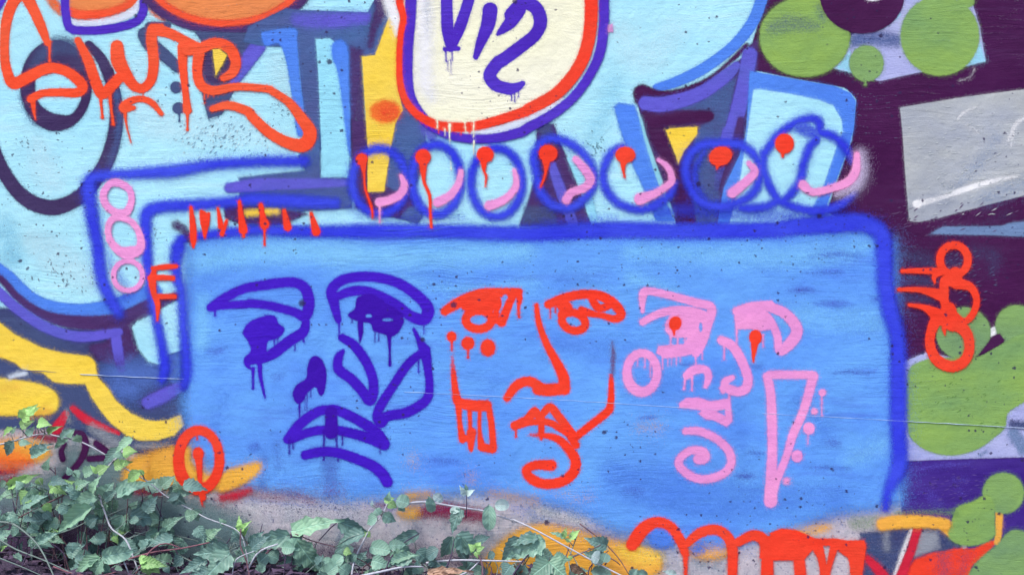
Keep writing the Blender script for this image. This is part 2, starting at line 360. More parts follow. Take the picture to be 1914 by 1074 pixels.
gr = group('cyan_smears', 'whitish smears on the pale cyan coat')
mk('cyan_smear', 'frost', [st(X_(70, 270, 90, 330, 110, 350), [120, 200, 90], .8)], 40, .6, g=4, parent=gr)
mk('cyan_smear', 'frost', [st(X_(60, 450, 110, 480, 160, 520), [160, 260, 160], .8)], 40, .6, g=4, parent=gr)
mk('cyan_smear', 'frost', [st(X_(260, 120, 280, 220, 420, 240, 540, 270), [120, 220, 220, 120], .8)], 40, .6, g=4, parent=gr)
mk('cyan_smear', 'frost', [st(X_(1160, 60, 1200, 110, 1260, 60), [160, 240, 160], .8)], 50, .5, g=4, parent=gr)
mk('cyan_smear', 'frost', [st(X_(520, 120, 540, 180), [160, 200], .8)], 40, .5, g=4, parent=gr)
mk('cyan_smear', 'deepcyan', [st(X_(1150, 160, 1120, 230, 1100, 290), [120, 160, 100], .8)], 40, .4, g=4, parent=gr)
mk('cyan_smear', 'deepcyan', [st(X_(10, 420, 20, 480), [120, 160], .8)], 40, .5, g=4, parent=gr)

# ---- round letter with dark double ring, far left
gr = group('ringed_letter', 'dark ringed oval letter at the far left')
mk('outer_ring', 'ring', [st(X_(166, 84, 190, 112, 210, 160, 218, 210, 213, 258, 200, 300, 178, 336, 146, 370, 99, 388, 52, 374, 16, 336, -12, 280, -30, 200, -34, 120, -20, 60), [62, 76, 92, 100, 104, 108, 108, 108, 112, 108, 100, 100, 96, 90, 90])], 5, parent=gr)
mk('ring_haze', 'slate', [st(X_(214, 160, 224, 210, 219, 262, 206, 302), 50), st(a('A', 170, 700, 210, 800, 260, 870), 60)], 16, .7, parent=gr)
mk('inner_ring', 'ring', [pg(el('A', 402, 612, 258, 328)), cut(pg(a('A', 255, 575, 310, 545, 420, 520, 545, 560, 580, 640, 575, 720, 515, 815, 430, 822, 340, 790, 270, 720)))], 5, parent=gr)
mk('ring_sheen', 'slate2', [st(a('A', 250, 470, 330, 370, 430, 330, 560, 360, 640, 430), [90, 120, 130, 100, 60])], 22, .75, parent=gr)

# ---- oranges along the top
gr = group('orange_bubble', 'small orange bubble with purple outline at the top left')
mk('bubble_side', 'orange2', [st(a('A', 350, -40, 390, 30, 440, 80), 70), st(a('A', 1070, 0, 1100, 80, 1180, 140), [40, 60, 40])], 10, .8, parent=gr)
mk('bubble_fill', 'orange', [pg(a('A', 480, -200, 1010, -200, 1000, 20, 900, 70, 700, 110, 500, 110))], 4, parent=gr)
mk('bubble_shine', 'pale', [st(a('A', 505, 165, 600, 175, 760, 155, 920, 105, 1000, 20, 1010, -80), 58)], 5, parent=gr)
mk('bubble_rim', 'tagred', [st(a('A', 505, 90, 600, 110, 760, 95, 900, 45, 985, -30), [70, 66, 60, 54, 40])], 9, parent=gr)
mk('bubble_outline', 'outline', [st(a('A', 468, -140, 466, 20, 476, 130, 500, 200, 580, 220, 760, 212, 940, 172, 1015, 110, 1030, 0, 1030, -140), 62)], 4, parent=gr)
mk('corner_stroke', 'outline', [st(a('A', -80, 160, 0, 40, 60, -60), 44)], 6, label='purple stroke crossing the top left corner')
gr = group('orange_oval', 'large orange oval cut by the top edge')
mk('oval_outline', 'plum2', [ring('X', 421, -62, 168, 118, 78)], 8, parent=gr)
mk('oval_fill', 'orange', [pg(el('X', 421, -62, 147, 102))], 5, parent=gr)
mk('oval_rim', 'tagred', [ring('X', 421, -62, 152, 106, 50)], 7, parent=gr)

# ---- block letters in the middle
gr = group('block_letter', 'blue and slate block letter left of the cream circle')
mk('letter_shade', 'slate2', [pg(a('A', 1390, 225, 1800, 240, 1870, 330, 1700, 600, 1590, 820, 1490, 850, 1460, 740, 1440, 640, 1440, 480, 1500, 380), False), st(a('A', 1040, 250, 1090, 330, 1180, 400, 1270, 480), [110, 110, 90, 80]),
    st(a('A', 1080, 200, 1200, 180), [90, 50])], 5, parent=gr)
mk('letter_hole', 'ring', [pg(a('A', 1450, 400, 1560, 350, 1650, 420, 1640, 540, 1560, 600, 1480, 570))], 6, parent=gr)
mk('letter_slash', 'violet', [st(a('A', 1850, 330, 1740, 480, 1650, 640), [110, 100, 40])], 8, parent=gr)
mk('letter_beam', 'slate', [pg(a('B', -20, 190, 250, 60, 340, 72, 830, 88, 880, 0, 900, -200, 1000, -200, 960, 20, 988, 120, 890, 395, 790, 405, 720, 1072, 440, 1072, 380, 900, 330, 340, 60, 330, -60, 300), False)], 4, g=3, parent=gr)
mk('beam_light', 'violet', [st(a('B', 330, 145, 560, 150, 820, 130), [90, 110, 80])], 18, .85, parent=gr)
mk('beam_end', 'plum2', [st(a('B', 930, -80, 930, 60, 880, 190, 850, 330), [110, 100, 60, 40]), pg(a('B', 700, 330, 800, 360, 800, 500, 840, 1200, 715, 1200, 700, 560), False)], 12, .85, parent=gr)
mk('letter_arm', 'mid', [pg(a('B', 70, 245, 110, 225, 310, 205, 328, 300, 345, 520, 385, 900, 330, 965, 290, 700, 255, 470, 215, 340, 180, 312, 100, 330))], 5, parent=gr)
mk('letter_leg', 'cyan2', [pg(a('B', 460, 282, 560, 276, 640, 330, 660, 560, 705, 760, 705, 1072, 698, 1380, 690, 1422, 490, 1422, 500, 1072, 480, 560), False)], 3, parent=gr)
mk('leg_shade', 'mid', [pg(a('B', 575, 330, 610, 290, 660, 295, 695, 370, 700, 620, 718, 1072, 720, 1130, 690, 1072, 650, 760, 615, 520, 578, 420))], 7, parent=gr)
mk('letter_foot', 'slate', [pg(a('F', 330, 200, 490, 40, 495, 350, 720, 350, 720, 570, 380, 590, 130, 700, -90, 740, -90, 350, 380, 300), False)], 7, g=3, parent=gr)
mk('foot_shade', 'plum2', [pg(a('E', 1600, 540, 1914, 560, 2080, 590, 2200, 610, 2000, 700, 1700, 680, 1610, 640), False)], 8, parent=gr)
mk('foot_light', 'violet', [st(a('E', 1640, 425, 1800, 410, 1914, 400) + a('F', 150, 400, 400, 395, 690, 390), [70, 95, 90, 85, 75, 50])], 7, parent=gr)
mk('foot_edge', 'yellow', [st(a('E', 1770, 605, 1980, 590), [50, 46])], 14, parent=gr)
mk('dot', 'slate2', [dot('A', 1260, 625, 42)], 3, parent=gr)
mk('dot', 'slate2', [dot('A', 1277, 775, 44), drip('A', 1283, 800, 868, 22)], 3, parent=gr)

gr = group('yellow_letter', 'yellow bar with an orange spot between dark shades')
mk('bar_shade', 'plum2', [pg(a('F', 715, -60, 1010, -60, 1230, -60, 1180, 200, 1150, 400, 1190, 660, 1060, 650, 740, 570, 715, 300), False)], 8, g=3, parent=gr)
mk('bar_side', 'slate', [pg(a('B', 1050, 600, 1120, 760, 1240, 880, 1260, 1072, 1190, 1300, 1080, 1400, 960, 1330, 990, 1072, 1030, 880), False), pg(a('F', 1130, 560, 1260, 560, 1190, 690, 1060, 640), False)], 9, g=3, parent=gr)
mk('bar_glow', 'violet', [st(a('F', 1250, -10, 1290, 60), 90)], 16, .7, parent=gr)
mk('yellow_bar', 'yellow', [pg(a('B', 985, 122, 1075, 130, 1055, 400, 1055, 640, 1085, 790, 1030, 890, 995, 1080, 950, 1370, 830, 1376, 832, 1072, 790, 408, 885, 396), False)], 3.5, parent=gr)
mk('white_fade', 'white', [st(a('B', 985, -160, 1000, 20, 1035, 150, 1045, 250), [120, 110, 80, 30])], 16, parent=gr)
mk('orange_spot', 'orange2', [dot('B', 960, 800, 112, 84)], 12, .95, parent=gr)
mk('spot_core', 'red', [dot('B', 985, 800, 70, 56)], 22, .6, parent=gr)

gr = group('seven_letter', 'plum and violet letter shaped like a seven')
mk('seven_shade', 'plum2', [pg(X_(1187, 165, 1200, 158, 1222, 168, 1264, 172, 1327, 146, 1384, 110, 1400, 85, 1418, 70, 1416, 130, 1408, 160, 1392, 262, 1384, 290, 1360, 352, 1342, 440, 1270, 440, 1250, 380, 1235, 330, 1206, 250, 1190, 190), False)], 5, g=3, parent=gr)
mk('seven_face', 'slate', [pg(X_(1196, 180, 1260, 200, 1370, 145, 1374, 160, 1356, 262, 1348, 330, 1338, 420, 1300, 420, 1296, 330, 1300, 250, 1330, 215, 1250, 205))], 12, .85, g=3, parent=gr)
mk('seven_inner', 'plum', [st(a('C', 1090, 860, 1300, 840, 1470, 830), [110, 90, 80]), st(a('C', 1050, 830, 1130, 1010) + a('G', 1180, 180, 1270, 420, 1320, 660), [110, 130, 120, 120, 120])], 12, .95, g=3, parent=gr)
mk('seven_wedge', 'yellow', [pg(X_(1244, 243, 1250, 240, 1304, 237, 1303, 252, 1290, 268, 1278, 284, 1268, 306), False)], 3.5, parent=gr)
mk('lobe_edge', 'mid', [st(a('C', 1880, -120, 1850, 0, 1780, 170, 1640, 340, 1420, 500, 1230, 590, 1100, 630), [84, 84, 84, 80, 80, 76, 60])], 4, parent=gr)
mk('lobe_line', 'plum', [st(a('C', 1740, 330, 1640, 430, 1480, 560, 1300, 640, 1130, 670, 990, 650, 970, 720), [40, 34, 30, 34, 40, 90, 60])], 7, .95, parent=gr)
mk('arm_light', 'violet', [st(a('C', 1020, 740, 1160, 745, 1400, 675, 1600, 540, 1670, 470), [100, 110, 100, 90, 60])], 5, parent=gr)
mk('stem_light', 'violet', [st(a('C', 1765, 395, 1720, 640, 1650, 900) + a('G', 1610, 80, 1540, 420), [110, 112, 112, 110, 60], [1, 1, 1, 1, .3])], 5, parent=gr)
mk('stem_edge', 'plum2', [st(a('G', 1700, -60, 1660, 150, 1580, 440), [50, 70, 60])], 7, parent=gr)
gr = group('slanted_bar', 'mid blue slanted bar beside the seven shape')
mk('bar_face', 'mid', [pg(X_(1147, 200, 1158, 192, 1186, 197, 1200, 236, 1232, 345, 1262, 414, 1226, 414, 1204, 356, 1178, 300, 1158, 240), False)], 8, parent=gr)
mk('bar_edge', 'cyan2', [st(a('C', 985, 850, 1040, 1060) + a('G', 1130, 400, 1220, 620), [14, 22, 26, 20])], 6, .9, parent=gr)
gr = group('blue_panel_letter', 'cyan letter with mid blue edge under the green balls')
mk('letter_border', 'mid', [pg(X_(1401, 133, 1414, 135, 1492, 149, 1560, 161, 1590, 174, 1600, 190, 1596, 240, 1588, 270, 1566, 330, 1538, 402, 1340, 420, 1352, 352, 1382, 290, 1394, 250), False)], 4, g=3, parent=gr)
mk('letter_face', 'cyan', [pg(X_(1408, 168, 1420, 167, 1480, 176, 1532, 187, 1558, 198, 1573, 224, 1575, 246, 1568, 262, 1540, 345, 1508, 410, 1360, 430, 1384, 330, 1396, 250), False)], 5, g=3, parent=gr)
gr = group('small_letter_piece', 'dark letter limb with a violet stripe behind the fourth oval')
mk('limb', 'plum2', [pg(X_(1003, 232, 1036, 232, 1046, 262, 1076, 330, 1110, 425, 968, 425, 985, 380, 1000, 330), False)], 7, g=3, parent=gr)
mk('limb_side', 'slate2', [pg(X_(980, 385, 1035, 385, 1045, 425, 972, 425), False), st(X_(1012, 225, 1030, 270), [110, 90])], 10, .8, parent=gr)
mk('limb_stripe', 'violet', [st(a('G', 340, 240, 420, 460, 500, 680), [60, 78, 80])], 6, parent=gr)
mk('limb_gap', 'cyan2', [pg(X_(1072, 290, 1100, 330, 1120, 425, 1106, 425, 1082, 350, 1060, 296), False)], 6, parent=gr)

# ---- the cream circle with lettering
gr = group('cream_circle', 'cream circle with red and purple rims at the top')
mk('rim_gap', 'pale', [st(a('B', 1400, 930, 1640, 960, 1914, 910) + a('C', 60, 900, 260, 820, 420, 720), [40, 80, 90, 80, 70, 40])], 6, parent=gr)
mk('circle_fill', 'cream', [pg(a('B', 1140, -250, 1140, 400, 1150, 620, 1210, 770, 1330, 880, 1500, 910, 1700, 890, 1914, 820) + a('C', 100, 790, 380, 670, 530, 480, 600, 300, 620, 0, 620, -250))], 3, g=4, parent=gr)
mk('circle_sheen', 'white', [st(a('B', 1230, -60, 1240, 200, 1240, 560, 1290, 700), [110, 130, 110, 60])], 30, .9, parent=gr)
mk('smear', 'strip', [st(a('B', 1255, -20, 1258, 120, 1262, 300), [30, 44, 20], [.5, .4, .1])], 14, .45, parent=gr)
mk('purple_rim', 'outline', [st(a('B', 1142, -180, 1138, 100, 1116, 400, 1130, 680, 1230, 850, 1350, 940, 1520, 988, 1720, 992, 1914, 950) + a('C', 180, 915, 360, 815, 510, 690, 625, 530, 695, 370, 720, 180, 722, 0, 720, -180),
    [84, 84, 80, 84, 80, 66, 64, 64, 70, 76, 72, 68, 68, 68, 74, 74, 74, 74])], 4.5, parent=gr)
mk('red_rim', 'red', [st(a('B', 1040, -180, 1062, 20, 1088, 130, 1068, 260, 1058, 420, 1066, 600, 1110, 730, 1200, 830, 1330, 895, 1480, 912, 1640, 895, 1914, 815) + a('C', 190, 780, 370, 680, 500, 545, 585, 390, 625, 200, 632, 0, 630, -180),
    [56, 54, 50, 46, 46, 50, 56, 60, 66, 70, 66, 74, 84, 88, 90, 92, 94, 96, 96])], 4.5, parent=gr)
mk('red_edge', 'red', [drip('B', 1340, 900, 950, 14), drip('B', 1500, 910, 960, 14), drip('B', 1560, 900, 950, 16), drip('B', 1420, 900, 945, 12)], 2, parent=gr)
mk('cream_drip', 'cream', [drip('B', 1330, 860, 915, 14), drip('B', 1425, 890, 935, 12), drip('B', 1525, 860, 950, 12, 10), drip('B', 1590, 870, 930, 10), drip('F', 1415, -30, 290, 13, 14), drip('F', 1590, -20, 60, 14), drip('F', 1592, 90, 295, 12, -6), drip('F', 1385, 5, 50, 10)], 2, parent=gr)
gr = group('purple_lettering', 'purple brushed lettering inside the cream circle')
mk('letter_stroke', 'outline', [st(a('B', 1394, -160, 1398, 60, 1404, 220, 1424, 345), [80, 84, 86, 60]), st(a('B', 1590, -160, 1550, 20, 1490, 200, 1430, 345), [80, 80, 84, 60]), drip('B', 1392, 350, 440, 16), drip('B', 1436, 350, 430, 16), drip('B', 1405, 440, 500, 9), drip('B', 1428, 430, 530, 9), st(a('B', 1385, 355, 1480, 350), 34)], 2.6, parent=gr)
mk('letter_stroke', 'outline', [st(a('B', 1708, 75, 1692, 180, 1640, 310, 1605, 410), [108, 100, 70, 40])], 2.6, parent=gr)
mk('letter_stroke', 'outline', [st(a('B', 1775, 235, 1850, 165, 1914, 70) + a('C', 60, 110, 140, 30, 230, 55, 268, 150, 235, 245, 130, 335, 0, 430) + a('B', 1760, 455, 1705, 540, 1750, 610, 1850, 640) + a('C', 20, 635, 90, 630, 140, 600),
    [40, 90, 100, 100, 90, 96, 96, 90, 92, 92, 92, 92, 90, 84, 80, 70, 40]), drip('C', 62, 650, 718, 14), drip('C', 84, 650, 728, 12), drip('C', 112, 640, 694, 14), st(a('B', 1760, 250, 1810, 215), [20, 40])], 2.6, parent=gr)
mk('pink_fleck', 'pink', [pg(a('C', 750, 185, 785, 170, 792, 232, 748, 236), False)], 4, .7)

# ---- the right-hand side: balls, silver panel, lavender panel
gr = group('green_balls', 'cluster of green balls on lavender at the top right')
mk('ball_ground', 'lav', [pg(a('D', 540, 488, 620, 400, 680, 250, 850, 130, 1000, -200, 1540, -200, 1545, 20, 1600, 200, 1640, 440, 1480, 482, 1150, 522, 880, 582, 700, 530), False)], 3, g=3, parent=gr)
mk('ground_glow', 'cyan2', [pg(a('D', 560, 488, 670, 360, 690, 530), False), pg(a('D', 1480, 480, 1600, 300, 1640, 440), False), st(a('D', 880, 190, 1000, 100), 60)], 8, .8, parent=gr)
mk('ground_shade', 'slate', [st(a('D', 700, 290, 840, 270, 1000, 290), [110, 110, 90])], 20, .75, parent=gr)
mk('ball', 'green', [dot('D', 345, 265, 325, 288)], 7, g=3, parent=gr, label='left green ball')
mk('ball_patch', 'slate2', [st(a('D', 110, 200, 250, 170, 420, 190), [80, 120, 70]), st(a('D', 460, 60, 470, 130), 60)], 24, .4, parent=gr)
mk('ball', 'green', [dot('D', 1312, 258, 284, 286), st(a('D', 1440, -60, 1510, 10), 100)], 6, g=3, parent=gr, label='right green ball')
mk('dark_disc', 'plum', [pg(el('D', 755, -28, 302, 270)), ], 4, g=3, parent=gr)
mk('disc_glint', 'white', [dot('D', 830, -15, 60, 24)], 3, parent=gr)
mk('ball', 'green2', [dot('D', 786, 455, 124, 130), drip('D', 778, 560, 605, 26)], 5, parent=gr, label='small green ball between the two large ones')
gr = group('silver_panel', 'silver painted panel at the right edge')
mk('panel_face', 'silver', [pg(a('D', 1025, 770, 1500, 692, 1914, 640, 2700, 560, 2700, 1300, 1914, 1400) + a('H', 1600, 560, 1290, 645, 1160, 670, 1092, 662, 1062, 300, 1042, 0), False)], 3, g=4, parent=gr)
mk('panel_smear', 'strip', [st(a('H', 1520, 330, 1640, 180, 1720, 60), [60, 50, 30]), st(a('H', 1400, 440, 1560, 330), [40, 60]), st(a('H', 1650, 500, 1900, 400), 120)], 34, .3, parent=gr)
mk('panel_stroke', 'white', [st(a('H', 1140, 540, 1300, 502, 1480, 440, 1640, 390, 1860, 340), [52, 34, 40, 36, 22], [1, .6, 1, .9, .5]), dot('H', 1152, 540, 30)], 5, parent=gr)
mk('panel_scuff', 'white', [st(a('D', 1440, 850, 1490, 800, 1580, 765), [14, 18, 10], .8), st(a('D', 1800, 1010, 1850, 900, 1914, 840), [26, 30, 26], .7), st(a('D', 1500, 900, 1580, 940), 10, .6), st(a('H', 1840, 30, 1820, 120), 20, .6), st(a('D', 1450, 580, 1530, 550, 1560, 490), 9, .5)], 5, .8, parent=gr)
mk('slate_strip', 'strip', [pg(a('H', 1235, 757, 1330, 702, 1750, 696, 1830, 672, 1914, 666, 2700, 640, 2700, 800, 1914, 775, 1680, 764), False)], 4, g=3)
mk('dark_wear', 'slate2', [st(a('H', 1060, 900, 1180, 930, 1260, 960), [70, 110, 70], .7), st(a('H', 1560, 880, 1700, 920, 1690, 1010), [60, 90, 60], .6), st(a('L', 1080, 60, 1230, 100), [60, 80], .8), st(a('L', 1060, 210, 1230, 230), 60, .7), st(a('H', 1380, 960, 1460, 1010), 90, .6), st(a('H', 1620, 700, 1800, 610), 50, .3)], 34, .55, g=4)
gr = group('green_shape', 'big rounded green shape with two knobs at the right edge')
mk('shape_ground', 'lav', [pg(a('L', 1040, 680, 1210, 605, 1400, 640, 1700, 640, 1914, 500, 2700, 500, 2700, 1300, 1914, 1356, 1040, 1384), False)], 4, g=4, parent=gr)
mk('shape_notch', 'white', [st(a('L', 1670, 470, 1740, 430), 56)], 5, parent=gr)
mk('knob', 'green2', [dot('L', 1480, 470, 196, 188)], 4, parent=gr)
mk('knob', 'green2', [dot('L', 1860, 415, 152, 148), st(a('L', 1860, 420, 1900, 560), [200, 260])], 5, g=3, parent=gr)
mk('body', 'green', [pg(a('L', 1080, 760, 1200, 660, 1400, 640, 1580, 635, 1760, 540, 1914, 470, 2100, 500, 2160, 700, 2080, 850, 1914, 960, 1800, 1040, 1780, 1140) + a('P', 1700, 90, 1580, 172, 1410, 216, 1240, 190, 1120, 110, 1078, 0))], 5, g=3, parent=gr)
mk('notch_shade', 'plum', [pg(a('L', 1575, 638, 1650, 540, 1690, 495, 1740, 470, 1778, 520, 1740, 550), False)], 4, parent=gr)
mk('shape_glow', 'strip', [st(a('P', 1840, 60, 1914, 170), 90), st(a('P', 1600, 215, 1640, 190), 14)], 14, .7, parent=gr)
mk('edge_dark', 'navy', [st(a('P', 1830, -10, 2100, 20), 50)], 12, .8, parent=gr)
mk('indigo_field', 'indigo2', [pg(a('P', 1000, 262, 1400, 246, 1914, 232, 2700, 220, 2700, 1400, 1500, 1400, 1500, 800, 1040, 640), False)], 4, g=5, label='indigo field under the green shape')
mk('field_scuff', 'violet', [st(a('P', 1110, 325, 1300, 290, 1520, 275), [16, 22, 14], .6), st(a('P', 1410, 390, 1500, 390), 30, .35), st(a('P', 1240, 500, 1300, 560), 80, .3), st(a('P', 1450, 460, 1470, 480), 20, .4)], 12, .55)
# ---- bottom right, under the red lettering
gr = group('striped_piece', 'slate, white and crimson stripes at the bottom right')
mk('corner_ground', 'navy', [pg(a('P', 740, 770, 1100, 730, 1450, 760, 1500, 1000, 1460, 1400, 740, 1400), False)], 12, .9, g=4, parent=gr)
mk('corner_grey', 'grey', [pg(a('P', 1150, 760, 1290, 760, 1330, 880, 1160, 930, 1100, 960), False), st(a('P', 925, 750, 930, 880), [44, 50], .6)], 14, .9, parent=gr)
mk('corner_red', 'red', [pg(a('P', 1010, 1072, 1130, 960, 1270, 905, 1420, 880, 1560, 880, 1640, 830, 1740, 815, 1640, 930, 1540, 1010, 1500, 1400, 900, 1400), False)], 9, parent=gr)
mk('corner_smear', 'navy', [st(a('P', 1330, 880, 1340, 1000, 1340, 1150), 80, .7), st(a('P', 1500, 940, 1460, 1080), 60, .5)], 40, .6, parent=gr)
mk('corner_white', 'white', [st(a('P', 1110, 750, 1060, 880, 990, 1090), [30, 34, 40])], 7, .85, parent=gr)
mk('corner_crimson', 'crimson', [st(a('P', 1150, 740, 1110, 880, 1030, 1090), [66, 62, 80]), st(a('P', 790, 950, 860, 1020, 930, 1110), [50, 70, 80])], 7, parent=gr)
gr = group('green_drops', 'stack of green blobs in the bottom right corner')
mk('drop_edge', 'amber', [st(a('P', 1735, 620, 1725, 840), [60, 50]), st(a('P', 1340, 720, 1400, 790), [70, 50])], 6, parent=gr)
mk('drop', 'green2', [dot('P', 1765, 485, 150, 148)], 6, parent=gr)
mk('drop', 'green', [pg(a('P', 1390, 700, 1430, 590, 1540, 545, 1640, 500, 1700, 560, 1705, 700, 1700, 800, 1560, 860, 1420, 840, 1370, 780))], 7, parent=gr)
mk('drop', 'green2', [pg(a('P', 1500, 1200, 1520, 1060, 1600, 950, 1720, 850, 1790, 770, 1870, 745, 2000, 800, 2200, 900, 2200, 1250))], 8, g=3, parent=gr)

# ---- left below: blue band, plum line, violet ribbon, yellow bands
gr = group('curved_bands', 'curved blue, plum and violet bands at the left')
mk('blue_band', 'mid', [st(a('I', -300, -200, -60, -10, 60, 80, 200, 215, 350, 285, 550, 312, 760, 290, 920, 250, 1090, 190), [110, 110, 110, 112, 110, 110, 112, 130, 150])], 6, parent=gr)
mk('plum_band', 'plum2', [st(a('I', -300, -80, -20, 60, 130, 215, 300, 330, 500, 385, 780, 390, 940, 340, 1090, 270, 1260, 205), [50, 50, 56, 70, 96, 110, 110, 110, 60])], 7, parent=gr)
mk('plum_patch', 'plum2', [pg(a('I', 700, 430, 940, 380, 960, 520, 1000, 600, 880, 720, 700, 660, 640, 560, 760, 520))], 14, .95, parent=gr)
mk('blue_smoke', 'smoke', [dot('I', 980, 760, 260, 110), dot('I', 900, 860, 140, 90)], 55, .9, g=3, parent=gr)
mk('cyan_patch', 'cyan', [pg(a('I', 945, 425, 980, 385, 1080, 340, 1180, 280, 1310, 220, 1310, 590, 1210, 625, 1150, 700, 1060, 670, 990, 580), False)], 7, parent=gr)
mk('dim_patch', 'smoke', [pg(a('I', 1200, 620, 1300, 600, 1340, 700, 1350, 880, 1290, 880, 1200, 800), False)], 9, .9, parent=gr)
mk('violet_ribbon', 'violet', [st(a('I', -200, 30, -20, 165, 120, 290, 300, 410, 480, 480, 650, 492, 850, 460), [70, 74, 76, 78, 76, 74, 60]), st(a('I', 826, 470, 845, 600, 868, 720), [70, 76, 60], [1, 1, .3])], 5, parent=gr)
mk('violet_dash', 'violet', [st(a('I', 1060, 965, 1160, 920, 1290, 850), [90, 100, 80])], 9, parent=gr)
gr = group('yellow_bands', 'two thick yellow bands at the lower left')
mk('yellow_band', 'yellow', [pg(X_(-500, 470, -200, 540, -60, 580, 0, 602, 26, 623, 78, 649, 118, 659, 167, 665, 178, 675, 183, 704, 204, 727, 217, 748, 244, 771, 272, 784, 293, 786, 313, 784, 339, 774, 345, 794, 326, 813, 293, 823, 261, 823, 236, 813, 209, 792, 188, 767, 171, 742, 159, 717, 125, 717, 100, 713, 79, 696, 42, 690, 27, 677, 0, 667, -200, 610, -500, 560), False)], 6, g=3, parent=gr)
mk('yellow_band', 'yellow', [pg(X_(-500, 690, -60, 702, 0, 706, 32, 709, 74, 717, 100, 729, 110, 746, 107, 764, 88, 775, 40, 776, 0, 776, -500, 770))], 9, g=3, parent=gr)
mk('white_smear', 'pale', [st(a('T', 90, 260, 220, 220), [26, 40])], 10, .9, parent=gr)
mk('band_shade', 'amber', [st(a('T', 280, 590, 420, 570), 60, .7), st(a('T', 20, 370, 150, 340), 30, .4)], 24, .8, parent=gr)
gr = group('scribbled_piece', 'crimson, amber and plum scribbles behind the brambles')
mk('grey_green_wash', 'wash', [pg(X_(-400, 880, 60, 890, 130, 840, 220, 850, 300, 920, 420, 950, 470, 1000, 460, 1180, -400, 1180))], 50, .9, g=5, parent=gr)
mk('painted_shade', 'leafshade', [pg(X_(-400, 955, 60, 960, 180, 975, 300, 990, 330, 1040, 320, 1180, -400, 1180))], 60, .85, g=5, parent=gr)  # shade behind the bramble leaves, painted onto the wall as dark plum
mk('painted_shade', 'leafshade', [st(X_(480, 1045, 640, 1030, 800, 1040, 960, 1060), [60, 90, 90, 60], .8)], 50, .8, g=5, parent=gr)  # the same painted shade, carried on along the wall foot
mk('crimson_wedge', 'crimson', [st(a('T', 500, 730, 590, 590), [80, 56]), st(a('T', 650, 540, 780, 640, 900, 700, 1060, 760), [44, 60, 54, 30])], 6, parent=gr)
mk('wine_smear', 'wine', [st(a('T', 300, 780, 420, 810, 500, 800), 50), st(a('M', -20, 330, 100, 320), 60), st(a('M', 960, 470, 1150, 490), [40, 30]), st(a('M', 100, 380, -40, 420), 40)], 18, .9, parent=gr)
mk('amber_patch', 'amber', [dot('M', 120, 190, 240, 90)], 26, g=3, parent=gr)
mk('orange_patch', 'orange2', [dot('M', 60, 250, 180, 70)], 34, .8, g=3, parent=gr)
mk('grey_spray', 'grey', [st(a('M', 660, 20, 800, 110, 900, 180), [60, 90, 60], .9), st(a('M', 980, 150, 1200, 150), 46, .8), st(a('T', 600, 560, 620, 660), 16)], 18, .8, parent=gr)
mk('plum_numeral', 'plum', [st(a('M', 450, 240, 440, 185, 470, 130), [48, 40, 20]), st(a('M', 540, 55, 590, 70, 614, 140, 590, 230, 530, 310, 450, 395), [40, 50, 52, 50, 46, 40]), st(a('M', 690, 130, 760, 185, 800, 215), [46, 50, 30]), st(a('M', 640, 240, 780, 230), 46)], 4, parent=gr)
mk('amber_band', 'amber', [pg(a('M', 880, 400, 930, 250, 1060, 200, 1270, 160, 1310, 250, 1480, 330, 1640, 310, 1840, 270, 1860, 330, 1760, 400, 1620, 450, 1400, 470, 1150, 440, 980, 420))], 22, g=3, parent=gr)
mk('amber_haze', 'grey', [st(a('M', 1080, 290, 1250, 300), 40, .6)], 26, .6, parent=gr)
mk('amber_dab', 'amber', [dot('N', 1125, 500, 70, 46), dot('N', 1150, 620, 110, 46), dot('N', -10, 330, 55, 60)], 20, .9, parent=gr)
mk('amber_sweep', 'amber', [pg(a('O', -140, 1000, -60, 880, 40, 790, 160, 730, 330, 700, 560, 740, 760, 800, 960, 850, 1110, 900, 1140, 1000, 1100, 1060, 900, 1150, 400, 1200, 0, 1200)), dot('O', 1480, 860, 170, 100), dot('P', 340, 730, 190, 50)], 20, g=3, parent=gr)
mk('yellow_sweep', 'yellow', [st(a('O', 860, 900, 980, 930, 1090, 930), [90, 150, 120])], 30, .6, parent=gr)
mk('wine_base', 'wine', [st(a('N', 1230, 620, 1350, 600, 1480, 620, 1650, 650), [70, 110, 100, 70]), st(a('M', 1590, 510, 1700, 490, 1790, 460), [40, 50, 30]), st(a('N', 900, 560, 980, 570), 50, .7)], 28, .8, parent=gr)

# ---- the blue panel that carries the faces
gr = group('blue_panel', 'sprayed blue panel behind the three faces')
mk('panel_coat', 'panel', [pg(X_(346, 470, 350, 440, 420, 432, 1640, 428, 1672, 450, 1680, 640, 1690, 900, 1684, 940, 1640, 952, 1560, 962, 1480, 990, 1360, 1022, 1240, 1016, 1150, 992, 1060, 952, 960, 928, 880, 920, 760, 928, 640, 935, 560, 926, 470, 912, 425, 900, 400, 880, 360, 840, 344, 780, 340, 700), False)], 46, g=4, parent=gr)
mk('blue_overspray', 'panelD', [st(X_(450, 925, 560, 945, 680, 955, 780, 940), [40, 80, 90, 50], .5), st(X_(960, 945, 1080, 985, 1180, 1005), [50, 80, 60], .5)], 46, .6, g=4, parent=gr)
mk('lilac_haze', 'halo', [st(X_(500, 955, 620, 962, 720, 958), [50, 70, 40], .7)], 40, .6, g=4, parent=gr)
